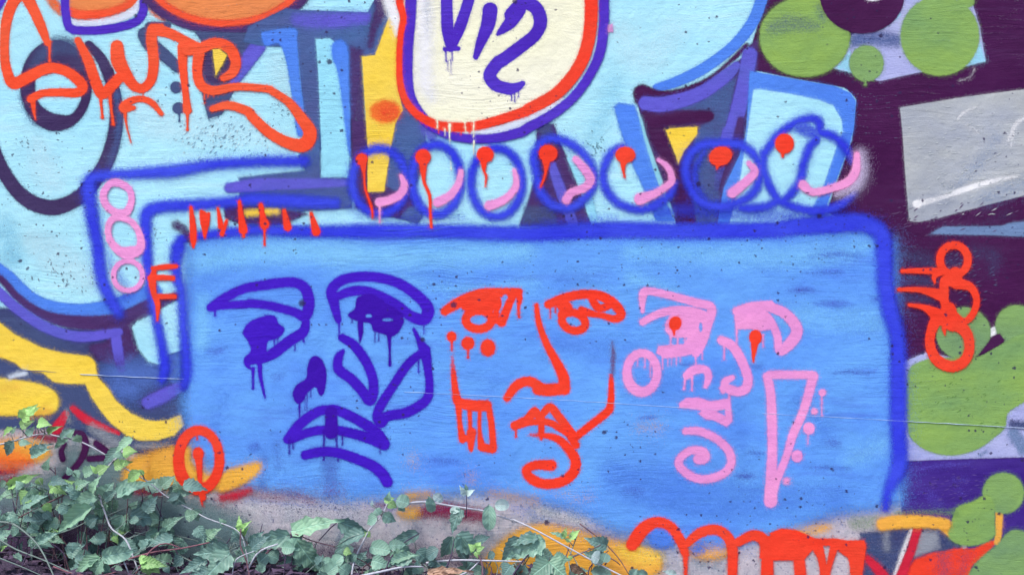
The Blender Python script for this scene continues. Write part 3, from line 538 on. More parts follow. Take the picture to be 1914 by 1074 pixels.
mk('panel_light', 'panelL', [st(X_(380, 490, 520, 470, 760, 480, 980, 470), [130, 160, 160, 120], .9), st(X_(380, 560, 376, 640), [70, 80]), st(X_(640, 505, 860, 540, 1000, 530), [60, 60, 40], .7), st(X_(1180, 520, 1260, 545), [60, 40], .9), st(X_(1180, 470, 1500, 480, 1620, 460), [120, 140, 90], .7), st(X_(1440, 590, 1640, 600), [160, 170], .5), st(X_(1590, 860, 1650, 830), 110, .5)], 46, .85, g=4, parent=gr)
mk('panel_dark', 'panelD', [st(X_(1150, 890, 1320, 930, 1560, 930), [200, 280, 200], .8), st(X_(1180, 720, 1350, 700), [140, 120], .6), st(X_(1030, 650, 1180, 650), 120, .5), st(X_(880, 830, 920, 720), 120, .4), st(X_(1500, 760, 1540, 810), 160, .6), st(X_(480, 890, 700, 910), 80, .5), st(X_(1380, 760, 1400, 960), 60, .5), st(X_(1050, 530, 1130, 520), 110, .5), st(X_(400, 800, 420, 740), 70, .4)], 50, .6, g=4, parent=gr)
mk('panel_streak', 'streak', [st(a('L', 200, 168, 330, 158, 450, 165), [20, 34, 14], [0, .9, 0]), st(a('L', 370, 262, 560, 258, 720, 262), [20, 40, 14], [0, .7, 0]), st(a('L', 300, 45, 560, 30, 640, 35), [10, 20, 10], [0, .7, 0]), st(a('L', 450, 755, 640, 745, 800, 745, 900, 715), [18, 26, 30, 14], [0, .8, 0]), st(a('L', 800, 240, 865, 220, 930, 200), [24, 50], [0, .7, 0]), st(a('H', 320, 930, 560, 900, 800, 920), [16, 40, 20], [0, .5, 0]),
    st(a('R', 940, 308, 1040, 304, 1140, 300), [6, 14], [0, .9, 0]), st(a('R', 1640, 720, 1735, 725, 1830, 730), [40, 20], [0, .9, 0]), st(a('R', 1710, 560, 1805, 557.5, 1900, 555), 22, [0, .6, 0]), st(a('J', 120, 790, 190, 780, 260, 770), 50, [0, .35, 0]), st(a('I', 1450, 590, 1560, 600, 1640, 550), [40, 40, 20], [0, .5, 0]), st(a('K', 1210, 690, 1310, 690, 1410, 690), [10, 18], [0, .8, 0]), st(a('K', 1610, 700, 1760, 707.5, 1910, 715), [20, 30], [0, .6, 0]), st(a('P', 300, 300, 515, 305, 730, 310), 20, [0, .5, 0]), st(a('P', 470, 130, 550, 130, 630, 130), 60, [0, .4, 0]), st(a('L', 250, 960, 350, 965, 450, 970), 40, [0, .4, 0]), st(a('M', 1760, 170, 1825, 155, 1890, 140), 60, [0, .4, 0]), st(a('O', 830, 470, 930, 475, 1030, 480), 60, [0, .35, 0]), st(a('Q', 1150, 600, 1360, 610, 1570, 620), [40, 30], [0, .4, 0])], 13, .8, g=3, parent=gr)
mk('run_stain', 'stain', [st(a('Q', 565, 600, 565, 720, 570, 830), [110, 110, 120], [.8, .7, .5]), st(a('Q', 190, 500, 190, 660), 60, .4), st(a('Q', 90, 600, 80, 800), 60, .5)], 30, .75, g=3, parent=gr)
mk('wine_fringe', 'wine', [st(a('N', -60, 440, 100, 500, 330, 500, 440, 540), [30, 60, 70, 40], .6), st(a('N', 500, 470, 640, 480), 60, .4)], 40, .5, g=3, parent=gr)
mk('ochre_cloud', 'amber', [st(a('R', 1000, 370, 1100, 370), 60, .5), st(a('Q', 1150, 600, 1160, 640), 60, .5), st(a('Q', 1570, 720, 1575, 760), 50, .6), st(a('R', 520, 890, 600, 880), 60, .4), st(a('R', 380, 830, 480, 860), 60, .3)], 34, .35, g=3, parent=gr)

mk('amber_overspray', 'amber', [pg(a('M', 1560, 400, 1620, 320, 1720, 290, 1850, 262, 1872, 310, 1800, 385, 1680, 450, 1580, 480))], 16, .95, label='amber patch right of the red ring')
mk('amber_overspray', 'amber', [pg(a('M', 1100, 200, 1340, 150, 1370, 260, 1420, 380, 1380, 460, 1200, 440, 1080, 380))], 18, .95, label='amber patch inside and left of the red ring')
mk('wine_overspray', 'crimson', [st(a('M', 1590, 515, 1690, 500, 1790, 465), [40, 56, 30], .9)], 18, .9, label='crimson smear below the amber patch')
mk('pale_overspray', 'white', [st(X_(470, 950, 560, 958, 690, 962), [40, 70, 40], .5), st(X_(1010, 955, 1090, 975), [60, 60], .5)], 40, .6, g=4)
mk('ochre_overspray', 'amber', [st(X_(760, 925, 800, 922), [40, 40], .8), st(X_(920, 920, 1000, 935), [60, 60], .35)], 26, .7, g=3)

# ---- electric blue outlines
gr = group('panel_outline', 'electric blue outline framing the face panel')
mk('outline_bar', 'electric', [st(a('E', 1260, 860, 1310, 790, 1400, 770) + a('F', 20, 730, 300, 735, 600, 738, 900, 735, 1300, 735, 1914, 752) + a('G', 300, 748, 800, 725, 1300, 735, 1914, 725) + a('H', 250, 705, 560, 680, 760, 680, 870, 730), [80, 80, 70, 74, 84, 90, 110, 100, 110, 120, 124, 116, 124, 130, 140, 130, 120])], 18, g=3, parent=gr)
mk('outline_haze', 'electric', [st(a('G', 1100, 600, 1500, 580, 1914, 620) + a('H', 300, 640, 700, 640), [60, 130, 120, 100, 60], .6), st(a('G', 300, 690, 800, 660), 70, .5), st(a('F', 700, 560, 900, 640, 1200, 640, 1500, 640), [60, 60, 50, 50], .35)], 26, .8, g=3, parent=gr)
mk('outline_post', 'electric', [st(a('H', 860, 715, 905, 800, 915, 1000) + a('L', 915, 80, 950, 300, 1000, 480, 1010, 700, 1010, 1072) + a('P', 1012, 60, 1020, 220, 1000, 340, 940, 470, 920, 590), [110, 120, 118, 116, 120, 110, 116, 120, 112, 116, 110, 70, 50])], 20, g=3, parent=gr)
mk('outline_post', 'electric', [st(a('E', 1280, 850, 1258, 940, 1268, 1060) + a('I', 1300, 180, 1312, 400, 1330, 600, 1338, 740, 1320, 850), [100, 86, 76, 70, 66, 72, 76, 50])], 20, g=3, parent=gr)
mk('outline_stub', 'plum2', [st(a('E', 1265, 690, 1330, 740, 1390, 850), [70, 60, 20], .9)], 10, .8, parent=gr)
mk('inner_line', 'electric', [st(a('F', 600, 535, 300, 520, 0, 505) + a('E', 1700, 520, 1400, 545, 1160, 560, 1060, 600, 1042, 700, 1058, 1000) + a('I', 1075, 100, 1110, 320, 1160, 560, 1180, 720, 1160, 800), [70, 90, 80, 76, 80, 84, 92, 84, 76, 72, 66, 70, 76, 50])], 18, g=3, parent=gr)
mk('outer_line', 'electric', [st(a('F', 380, 235, 100, 235) + a('E', 1800, 240, 1500, 262, 1260, 302, 1000, 320, 800, 335, 680, 350, 640, 400, 650, 560, 700, 850, 725, 1050) + a('I', 780, 200, 850, 320), [70, 72, 70, 76, 90, 76, 70, 80, 104, 96, 90, 90, 90, 70])], 20, g=3, parent=gr)
mk('outer_haze', 'electric', [st(a('E', 700, 380, 690, 500, 760, 900) + a('I', 900, 180), [60, 70, 60, 120], .45)], 26, .7, g=3, parent=gr)

gr = group('oval_row', 'row of seven electric blue ovals above the panel')
mk('oval', 'electric', [ring('F', 915, 378, 196, 232, 62)], 17, parent=gr, label='leftmost blue oval of the row')
mk('oval', 'electric', [ring('F', 1322, 365, 174, 250, 66)], 17, parent=gr, label='second blue oval from the left')
mk('oval', 'electric', [ring('F', 1752, 385, 182, 245, 62)], 17, parent=gr, label='third blue oval from the left')
mk('oval', 'electric', [st(el('G', 430, 322, 208, 232, 0, 20)[:0] + a('G', 240, 330, 220, 200, 280, 100, 380, 75, 500, 120, 610, 230, 655, 350, 610, 470, 500, 560, 370, 555, 270, 460), 62, closed=True)], 17, parent=gr, label='fourth blue oval from the left')
mk('oval', 'electric', [st(a('G', 850, 130, 770, 180, 718, 300, 730, 420, 820, 530, 960, 578, 1090, 550, 1190, 470, 1225, 390), [50, 60, 62, 62, 62, 62, 62, 60, 40])], 17, parent=gr, label='fifth blue oval, open at its upper right')
mk('oval', 'electric', [st(a('G', 1310, 340, 1330, 200, 1430, 120, 1560, 110, 1700, 120, 1810, 210, 1840, 330, 1790, 460, 1680, 530, 1540, 560, 1400, 510), 64, closed=True), st(a('G', 1440, 170, 1370, 300, 1390, 430, 1470, 530), [30, 44, 44, 30], .8)], 17, parent=gr, label='sixth blue oval, sprayed twice')
mk('oval', 'electric', [st(a('D', 60, 1090, 160, 960, 300, 870, 410, 850, 450, 900, 420, 1000) + a('H', 380, 130, 335, 250, 310, 370, 250, 460, 170, 520, 95, 420, 45, 290, 50, 180), 62, closed=True),
     st(a('H', 400, 30, 520, 45, 610, 110, 680, 220, 730, 350, 690, 460, 570, 560, 420, 590, 260, 560, 160, 520, 60, 560, -60, 570, -150, 560), [60, 62, 60, 56, 40, 56, 62, 62, 62, 60, 60, 60, 40], [1, 1, 1, .8, .6, .8, 1, 1, 1, 1, 1, 1, .8]),
     st(a('D', 300, 900, 420, 960) , 100, .7)], 16, parent=gr, label='rightmost blue oval, drawn as two crossing loops')
ROW = ['leftmost', 'second', 'third', 'fourth', 'fifth', 'sixth', 'rightmost']
pk = [[st(a('F', 1070, 340, 1095, 410, 1060, 475, 980, 515, 915, 528), [30, 56, 62, 62, 66]), drip('F', 918, 550, 672, 22)],
      [st(a('F', 1500, 310, 1478, 400, 1420, 480, 1330, 530), [40, 52, 60, 70])],
      [st(a('F', 1880, 300, 1895, 400, 1850, 475, 1780, 525, 1700, 552), [30, 50, 56, 62, 70])],
      [st(a('G', 520, 220, 590, 300, 625, 370, 580, 425, 490, 460, 455, 510), [50, 64, 66, 60, 60, 66])],
      [st(a('G', 1112, 226, 1180, 280, 1208, 370, 1160, 420, 1080, 470, 980, 505), [30, 46, 52, 52, 60, 86])],
      [st(a('G', 1760, 250, 1800, 310, 1740, 380, 1640, 462), [40, 58, 66, 74])],
      [st(a('H', 715, 190, 705, 310, 645, 385, 530, 430, 400, 455, 330, 405), [46, 66, 66, 56, 56, 70])]]
mk('pink_halo', 'halo', [st(a('H', 735, 190, 745, 300, 700, 410, 580, 470), [80, 100, 90, 50], .9)], 24, .9, parent=gr)
for q, w_ in zip(pk, ROW): mk('pink_arc', 'pink', q, 5, parent=gr, label='pink arc inside the %s blue oval' % w_)
rd = [[dot('F', 790, 222, 44), st(a('F', 800, 250, 808, 340, 815, 430, 862, 575, 868, 645), [50, 20, 18, 20, 10])],
      [dot('F', 1228, 205, 56), st(a('F', 1228, 250, 1236, 380, 1275, 480, 1280, 600, 1287, 705), [60, 26, 24, 20, 20])],
      [dot('F', 1672, 188, 62, 58), st(a('F', 1662, 240, 1665, 310, 1680, 340, 1672, 415), [50, 20, 18, 12])],
      [dot('G', 323, 180, 68, 62), st(a('G', 310, 230, 306, 310, 290, 370, 268, 422), [60, 22, 18, 14])],
      [dot('G', 875, 190, 72, 58), st(a('G', 862, 240, 860, 290, 870, 350), [50, 26, 14])],
      [dot('G', 1556, 200, 86, 68, -20), st(a('G', 1535, 255, 1530, 292), [50, 10])],
      [dot('H', 198, 110, 68, 72), st(a('H', 188, 170, 184, 205), [40, 16])]]
for q, w_ in zip(rd, ROW): mk('red_dot', 'red', q, 3.5, parent=gr, label='red dripping dot on the %s blue oval' % w_)

gr = group('pink_chain', 'three pink rings hanging in a chain at the left')
mk('link', 'pink', [st(a('E', 840, 388, 925, 435, 942, 520, 905, 598, 830, 600, 760, 545, 742, 470, 780, 405), [58, 50, 48, 60, 56, 54, 54, 50], closed=True)], 4, parent=gr)
mk('link', 'pink', [st(a('E', 860, 635, 950, 675, 1005, 770, 1000, 860, 920, 890, 850, 870, 790, 800, 775, 720, 800, 655), [50, 46, 50, 70, 90, 66, 50, 46, 50], closed=True)], 4, parent=gr)
mk('link', 'pink', [ring('E', 918, 1052, 104, 106, 38)], 4, parent=gr)

gr = group('red_ticks', 'row of short red dripping ticks above the panel')
for q in ([st(a('E', 1368, 565, 1380, 680, 1385, 780, 1385, 850), [26, 44, 50, 18])], [st(a('E', 1440, 590, 1465, 650, 1466, 780), [20, 70, 16]), st(a('E', 1495, 610, 1480, 690), [24, 40])], [st(a('E', 1560, 570, 1582, 700), [18, 44]), st(a('E', 1622, 660, 1590, 755), [24, 36])], [st(a('E', 1715, 525, 1728, 640, 1742, 725), [26, 44, 66]), drip('E', 1745, 730, 770, 30)],
          [st(a('E', 1868, 550, 1885, 650, 1892, 700), [36, 44, 52]), drip('E', 1894, 700, 830, 24)], [st(a('F', 65, 555, 80, 630, 95, 685), [28, 40, 72]), drip('F', 96, 700, 835, 20)], [st(a('F', 235, 590, 260, 706), [30, 58])], [st(a('F', 428, 608, 464, 738), [26, 64])]):
    mk('tick', 'red', q, 3, parent=gr)
mk('red_comb', 'red', [st(a('E', 1095, 1000, 1180, 990, 1262, 985), [30, 40, 30]), st(a('I', 1080, 75, 1160, 70, 1240, 75), [50, 40, 36]), st(a('I', 1110, 205, 1250, 206), [40, 36]), st(a('I', 1110, 10, 1092, 90, 1104, 190, 1130, 260, 1128, 376), [30, 56, 40, 40, 14])], 3, label='red three-armed comb dripping beside the panel corner')

# ---- the three faces
gr = group('indigo_face', 'dripping indigo line face, left of three')
mk('eyebrow', 'ink', [st(a('I', 1510, 285, 1600, 222, 1750, 150, 1914, 122) + a('J', 150, 115, 300, 105, 385, 150, 412, 250, 385, 345, 300, 315, 150, 275, 0, 255) + a('I', 1760, 262, 1600, 270, 1520, 285), [64, 70, 70, 76, 76, 76, 80, 86, 80, 66, 66, 66, 64, 60, 60]), drip('I', 1540, 300, 340, 26)], 5, parent=gr)
mk('eye', 'ink', [pg(a('I', 1738, 470, 1770, 400, 1840, 360, 1914, 340) + a('J', 90, 335, 170, 345, 195, 395, 240, 440, 200, 500, 120, 530, 108, 610, 60, 680, -10, 700) + a('I', 1830, 740, 1760, 710, 1745, 650, 1795, 590, 1770, 520)),
   st(a('J', 390, 390, 370, 460, 280, 520, 160, 610, 60, 660), [60, 76, 80, 80, 60]), drip('I', 1812, 720, 860, 28), st(a('J', 60, 660, 66, 780, 98, 928), [40, 30, 14]), drip('J', 165, 500, 590, 16), drip('J', 188, 480, 570, 14), drip('J', 312, 520, 588, 16), drip('J', 375, 470, 525, 20)], 3.6, parent=gr)
mk('eyebrow', 'ink', [st(a('J', 600, 290, 572, 170, 640, 95, 760, 66, 900, 70, 1050, 110, 1180, 195, 1262, 290, 1235, 368, 1140, 345, 1040, 270, 900, 195, 790, 165, 690, 175, 625, 205), [60, 76, 76, 74, 74, 76, 80, 90, 90, 80, 80, 76, 74, 70, 60]), st(a('J', 585, 200, 600, 290, 622, 375), [80, 70, 50]), drip('J', 628, 370, 490, 22), drip('J', 1235, 390, 470, 16)], 4.5, parent=gr)
mk('eye', 'inkd', [pg(a('J', 760, 210, 860, 190, 960, 250, 1080, 330, 1085, 410, 1020, 490, 940, 475, 870, 450, 850, 400, 760, 385, 690, 340, 740, 290)), st(a('J', 780, 370, 782, 470, 778, 532), [46, 36, 14]), st(a('J', 985, 470, 990, 600, 991, 695), [40, 18, 26]), drip('J', 885, 440, 525, 14), drip('J', 912, 440, 520, 14), drip('J', 722, 350, 388, 16), cut(dot('J', 840, 345, 22, 12)), cut(dot('J', 975, 372, 38, 10))], 3.6, parent=gr)
mk('nostril', 'inkd', [pg(a('J', 398, 720, 420, 652, 465, 628, 515, 670, 540, 770, 520, 900, 488, 912, 465, 860, 440, 862, 400, 900, 370, 955, 325, 972, 293, 905, 325, 835, 390, 790)), drip('J', 345, 950, 1110, 20), drip('J', 425, 860, 922, 14), drip('J', 385, 930, 1020, 9), drip('J', 400, 900, 1030, 8)], 3.4, parent=gr)
mk('nose', 'ink', [st(a('J', 650, 500, 740, 560, 825, 680, 870, 800, 870, 900, 845, 950, 800, 890, 720, 800, 625, 725, 625, 640, 655, 598), [60, 72, 72, 72, 76, 76, 76, 76, 74, 64, 34])], 4.5, parent=gr)
mk('cheek', 'ink', [st(a('J', 1162, 440, 1200, 520, 1240, 600, 1262, 720, 1274, 860, 1245, 950, 1120, 1030, 970, 1062) + a('Q', 930, 340, 900, 300, 925, 220) + a('J', 1010, 850, 1120, 690, 1230, 600), [24, 44, 80, 62, 62, 72, 76, 76, 80, 72, 70, 66, 66, 60]), dot('J', 1242, 590, 42), drip('J', 1196, 630, 745, 18)], 4.5, parent=gr)
mk('upper_lip', 'ink', [st(a('Q', 262, 460, 350, 350, 470, 265, 550, 250, 610, 252, 740, 310, 880, 400, 955, 490), [70, 76, 72, 70, 72, 76, 84, 76]), st(a('Q', 270, 465, 430, 405, 570, 392, 700, 412, 850, 455, 950, 500), [66, 66, 70, 72, 80, 80])], 4.5, parent=gr)
mk('lip_centre', 'inkd', [st(a('Q', 572, 270, 572, 410), [90, 100]), drip('Q', 520, 400, 605, 20), drip('Q', 606, 400, 610, 20, 14), drip('Q', 272, 470, 560, 18), drip('Q', 652, 430, 492, 18), drip('Q', 298, 480, 525, 14), drip('Q', 922, 500, 555, 12)], 5, parent=gr)
mk('lower_lip', 'ink', [st(a('Q', 385, 572, 500, 548, 620, 556, 760, 602, 870, 650, 940, 710, 972, 765), [66, 72, 74, 76, 80, 82, 80])], 4.5, parent=gr)

gr = group('red_face', 'red line face with three tears, middle of three')
mk('eyebrow', 'red', [st(a('J', 1382, 312, 1480, 252, 1640, 196, 1800, 178, 1914, 172) + a('K', 70, 175, 115, 200, 118, 250), [60, 80, 90, 66, 54, 54, 50, 34]), ring('J', 1626, 372, 92, 66, 62), st(a('J', 1540, 260, 1650, 250, 1740, 240), 100), st(a('J', 1868, 200, 1830, 290, 1790, 390), [60, 60, 66]), st(a('J', 1700, 290, 1760, 250, 1750, 340), [70, 60, 50]), st(a('J', 1730, 370, 1790, 385), 56), drip('K', 116, 230, 352, 26), drip('J', 1905, 230, 330, 20), cut(dot('J', 1815, 212, 18, 20)), cut(st(a('J', 1812, 230, 1775, 320), 9))], 4, parent=gr)
mk('tear', 'red', [dot('J', 1432, 492, 36, 38), drip('J', 1434, 510, 585, 24)], 4, parent=gr)
mk('tear', 'red', [dot('J', 1549, 540, 48, 48), drip('J', 1550, 570, 640, 24)], 4, parent=gr)
mk('tear', 'red', [dot('J', 1692, 572, 54, 62)], 5, parent=gr)
mk('cheek', 'red', [st(a('J', 1436, 630, 1446, 760, 1460, 880, 1485, 960, 1600, 985, 1680, 985), [18, 38, 50, 70, 80, 80], [.35, .9, 1, 1, 1, 1]), st(a('Q', 1482, 220, 1490, 340, 1510, 460), [50, 36, 56]), st(a('Q', 1560, 230, 1566, 400), [34, 28]), st(a('Q', 1575, 410, 1570, 520), [70, 40]), st(a('Q', 1510, 450, 1570, 455), 50), st(a('Q', 1634, 220, 1632, 400, 1648, 515), [30, 30, 60]), st(a('Q', 1696, 220, 1718, 360, 1732, 520), [44, 46, 50]), st(a('Q', 1650, 515, 1725, 530), 60), drip('Q', 1572, 500, 538, 30)], 4, parent=gr)
mk('nose', 'red', [st(a('K', 240, 270, 256, 390, 310, 540, 380, 670, 432, 780, 440, 870), [36, 44, 52, 66, 80, 80]), st(a('K', 440, 862, 340, 872, 250, 870), [84, 90, 80]), st(a('K', 270, 860, 190, 812, 100, 840, 30, 930), [80, 72, 70, 56])], 4.5, parent=gr)
mk('eyebrow', 'red', [st(a('K', 325, 262, 430, 220, 560, 192, 690, 200, 790, 255, 845, 330, 800, 365, 700, 340, 600, 325), [60, 66, 66, 70, 72, 66, 56, 44, 50]), ring('K', 505, 385, 86, 62, 58, 20), st(a('K', 400, 240, 450, 290, 420, 340), [80, 96, 60]), st(a('K', 640, 230, 690, 290, 780, 260), [56, 60, 50]), st(a('K', 560, 300, 640, 330), 50), drip('K', 340, 280, 358, 16), drip('K', 376, 280, 320, 16)], 4, parent=gr)
mk('cheek', 'red', [st(a('K', 775, 770, 774, 920, 764, 1000) + a('R', 740, 270, 640, 350, 545, 425, 510, 470), [30, 48, 56, 60, 58, 56, 40]), ], 4.5, parent=gr)
mk('cheek_fade', 'brown', [st(a('K', 780, 530, 790, 620, 782, 770), [18, 34, 30], [.5, .9, .7])], 8, .8, parent=gr)
mk('mouth', 'red', [st(a('R', 85, 362, 170, 322, 228, 258, 262, 300, 335, 232, 400, 300, 500, 430), [64, 66, 60, 50, 60, 62, 66]), st(a('R', 100, 365, 200, 338, 330, 340, 420, 390, 500, 440), [50, 46, 50, 50, 50]), st(a('R', 277, 290, 274, 420, 272, 466), [50, 42, 12]), drip('R', 93, 370, 440, 22)], 3.6, parent=gr)
mk('chin', 'red', [st(a('R', 195, 428, 300, 432, 400, 462, 480, 540, 520, 620, 500, 700, 420, 762, 300, 778, 205, 742, 168, 680, 230, 645, 345, 645), [20, 40, 56, 70, 74, 76, 72, 72, 72, 66, 66, 80], [.5, 1, 1, 1, 1, 1, 1, 1, 1, 1, 1, 1]), st(a('R', 480, 430, 520, 500), 60)], 5, parent=gr)

gr = group('pink_face', 'pink line face with red pupils, right of three')
mk('eyebrow', 'pink', [st(a('K', 998, 315, 1002, 190, 1050, 168, 1200, 200, 1380, 250, 1490, 288, 1455, 420, 1420, 540, 1380, 610), [26, 62, 56, 56, 60, 66, 76, 70, 60]), st(a('K', 1000, 388, 1100, 335, 1220, 305, 1350, 308, 1450, 340), [52, 56, 60, 56, 56]),
   pg(a('K', 1158, 400, 1200, 330, 1300, 300, 1440, 340, 1490, 340, 1470, 460, 1430, 600, 1300, 630, 1160, 650, 1095, 610, 1110, 560, 1180, 552, 1290, 545, 1320, 500, 1200, 500, 1160, 450), False), drip('K', 1142, 620, 722, 18), drip('K', 1180, 620, 700, 12), drip('K', 1206, 630, 690, 12), drip('K', 1240, 620, 688, 12), drip('K', 1268, 610, 668, 12), drip('K', 1380, 580, 706, 20), drip('K', 1424, 560, 650, 14), drip('K', 1200, 490, 545, 20), drip('K', 1250, 490, 560, 22), drip('K', 1300, 490, 520, 18), cut(dot('K', 1414, 425, 12, 34))], 3.4, parent=gr)
mk('pupil', 'red', [dot('K', 1232, 398, 46, 52, 20), st(a('K', 1222, 430, 1224, 482), [40, 10])], 3, parent=gr)
mk('cheek_ring', 'pink', [st(el('K', 995, 748, 108, 138, 0, 20), [62, 64, 72, 78, 74, 64, 62, 60, 60, 62], closed=True), drip('K', 962, 640, 698, 14), drip('K', 1015, 640, 712, 14), drip('K', 1055, 680, 778, 14), drip('K', 1075, 700, 745, 14)], 4, parent=gr)
mk('nostril', 'pink', [st(a('K', 1315, 770, 1370, 730, 1445, 728, 1470, 780, 1450, 846), [60, 66, 56, 54, 36]), drip('K', 1305, 770, 865, 26, -10), drip('K', 1352, 770, 872, 22)], 3.4, parent=gr)
mk('nose', 'pink', [st(a('K', 1562, 518, 1640, 560, 1700, 650, 1750, 780, 1738, 860, 1680, 885, 1610, 865, 1560, 860), [64, 70, 68, 68, 70, 66, 66, 30]), st(a('K', 1575, 880, 1590, 815, 1640, 785), [40, 56, 40]), drip('K', 1582, 550, 652, 20), drip('K', 1618, 860, 930, 26)], 3.6, parent=gr)
mk('eyebrow', 'pink', [st(a('K', 1670, 310, 1780, 275, 1914, 268) + a('L', 80, 275, 190, 320, 270, 400, 285, 470, 230, 550, 165, 595, 145, 480, 90, 370, 20, 310), [60, 60, 64, 70, 74, 80, 84, 80, 60, 56, 60, 60]), pg(a('K', 1650, 290, 1780, 270, 1914, 265) + a('L', 60, 300, 115, 390, 100, 440, 0, 460) + a('K', 1860, 500, 1780, 440, 1662, 440), False), drip('K', 1672, 430, 545, 22), drip('K', 1860, 480, 565, 16)], 3.6, parent=gr)
mk('pupil', 'red', [dot('K', 1806, 497, 46, 54), st(a('K', 1800, 540, 1792, 620, 1790, 675), [56, 30, 10])], 3, parent=gr)
mk('mouth', 'pink', [pg(a('R', 1258, 205, 1310, 163, 1400, 160, 1480, 188, 1625, 165, 1642, 330, 1600, 372, 1510, 325, 1450, 318, 1395, 275, 1420, 255, 1320, 240, 1262, 236), False), cut(pg(a('R', 1530, 262, 1585, 245, 1592, 292), False))], 4, parent=gr)
mk('chin', 'pink', [st(a('R', 1305, 402, 1400, 402, 1520, 452, 1612, 540, 1632, 630, 1575, 705, 1450, 745, 1345, 722, 1262, 650, 1272, 590, 1345, 540, 1430, 548, 1440, 590, 1400, 600), [50, 60, 60, 62, 62, 62, 60, 62, 60, 58, 58, 66, 80, 80])], 5, parent=gr)
mk('beard', 'pink', [st(a('L', 400, 790, 405, 768, 250, 765, 90, 768, 82, 800, 100, 900, 108, 1072) + a('P', 112, 150, 108, 300, 100, 540), [60, 62, 62, 62, 66, 66, 72, 70, 76, 96]), st(a('L', 405, 775, 360, 940, 315, 1072) + a('P', 262, 60, 210, 230, 140, 400, 104, 530), [70, 66, 64, 64, 56, 60, 70])], 4.5, parent=gr)
mk('dot', 'pink', [dot('L', 470, 892, 27), drip('L', 465, 900, 1055, 16)], 3.4, parent=gr)
mk('dot', 'pink', [dot('L', 412, 1026, 25)], 5, parent=gr)
mk('dot', 'pink', [dot('P', 373, 22, 42, 44), drip('P', 365, 50, 134, 14)], 3.4, parent=gr)
mk('dot', 'pink', [dot('P', 288, 220, 42, 44)], 4, parent=gr)
mk('dot', 'pink', [dot('P', 212, 397, 26)], 9, parent=gr)

# ---- the other red tags
gr = group('orange_red_tag', 'orange red brushed lettering at the upper left')
mk('letter_stroke', 'tagred', [st(a('A', 340, 310, 300, 205, 240, 70, 170, -40, 100, 10, 48, 150, 32, 330, 45, 490, 95, 595, 190, 560, 340, 490, 470, 510, 575, 590, 590, 640, 540, 665, 430, 662, 300, 670, 222, 710), [44, 70, 78, 90, 84, 76, 66, 70, 84, 84, 76, 72, 78, 70, 66, 60, 56, 60]), drip('A', 355, 300, 436, 28), st(a('A', 235, 710, 242, 790, 255, 855), [46, 26, 12])], 3, parent=gr)
mk('letter_stroke', 'tagred', [st(a('A', 558, 290, 630, 430, 690, 600, 735, 670, 810, 605, 870, 540), [50, 72, 78, 80, 78, 76]), st(a('A', 838, 335, 850, 440, 905, 540, 960, 615, 1025, 632, 1082, 570, 1100, 440, 1085, 290, 1092, 215), [92, 106, 86, 72, 66, 70, 76, 80, 80]), drip('A', 720, 680, 842, 32, 14), drip('A', 783, 640, 888, 34, 28), drip('A', 1024, 640, 700, 14)], 3, parent=gr)
mk('letter_stroke', 'tagred', [st(a('A', 1092, 215, 1200, 235, 1330, 295, 1430, 345), [80, 74, 66, 60]), st(a('A', 1310, 340, 1308, 460, 1322, 600, 1332, 700, 1342, 790), [80, 64, 52, 50, 64]), drip('A', 1342, 800, 928, 28), st(a('A', 1090, 200, 1150, 200), 60)], 3, parent=gr)
mk('letter_stroke', 'tagred', [st(a('A', 1340, 360, 1430, 350, 1540, 312, 1640, 345, 1688, 440, 1665, 520, 1600, 560), [80, 80, 76, 80, 76, 72, 50]), st(a('A', 1425, 390, 1412, 510, 1440, 610, 1530, 650, 1700, 622, 1914, 638) + a('B', 150, 655, 270, 735, 360, 850, 420, 950, 380, 1035, 270, 1025, 130, 950, 0, 830) + a('A', 1780, 800, 1640, 755, 1520, 780), [80, 72, 70, 66, 56, 54, 54, 62, 80, 96, 100, 84, 76, 70, 66, 60, 44]), drip('A', 1465, 650, 735, 18), drip('A', 1490, 660, 694, 14), drip('A', 1528, 660, 690, 14)], 3, parent=gr)
mk('cedilla', 'tagred', [st(a('A', 960, 772, 885, 775, 915, 735, 1000, 708, 1085, 735, 1155, 815), [30, 66, 56, 46, 46, 34]), st(a('A', 895, 800, 905, 890, 938, 1022), [30, 14, 10])], 3, parent=gr)
mk('tag_gap', 'yellow', [pg(a('A', 1522, 358, 1570, 352, 1628, 398, 1545, 548), False)], 3, parent=gr)
gr = group('red_chain', 'three linked red loops beside the green shape')
mk('loop', 'red', [ring('H', 1410, 940, 100, 106, 58), st(a('H', 1040, 1020, 1150, 1018, 1300, 1020), [30, 40, 50])], 3, parent=gr)
mk('loop', 'red', [st(a('L', 1350, 90, 1430, 110, 1530, 140, 1572, 230, 1545, 330, 1480, 385, 1400, 330, 1345, 250, 1340, 160), [70, 80, 60, 50, 50, 50, 66, 66, 66], closed=True), st(a('L', 1015, 156, 1180, 160, 1330, 200), [26, 44, 90]), st(a('L', 1420, 40, 1430, 110), 90), st(a('L', 1330, 20, 1270, 60, 1275, 110), [60, 40, 14])], 3, parent=gr)
mk('loop', 'red', [st(a('L', 1300, 370, 1420, 400, 1500, 470, 1520, 580, 1480, 670, 1390, 705, 1290, 660, 1240, 560, 1250, 450), [90, 96, 80, 72, 76, 80, 80, 70, 72], closed=True), st(a('L', 1090, 266, 1200, 285, 1290, 340), [24, 44, 100]), st(a('L', 1370, 300, 1400, 400), 110), st(a('L', 1340, 430, 1345, 480), [40, 10])], 3, parent=gr)
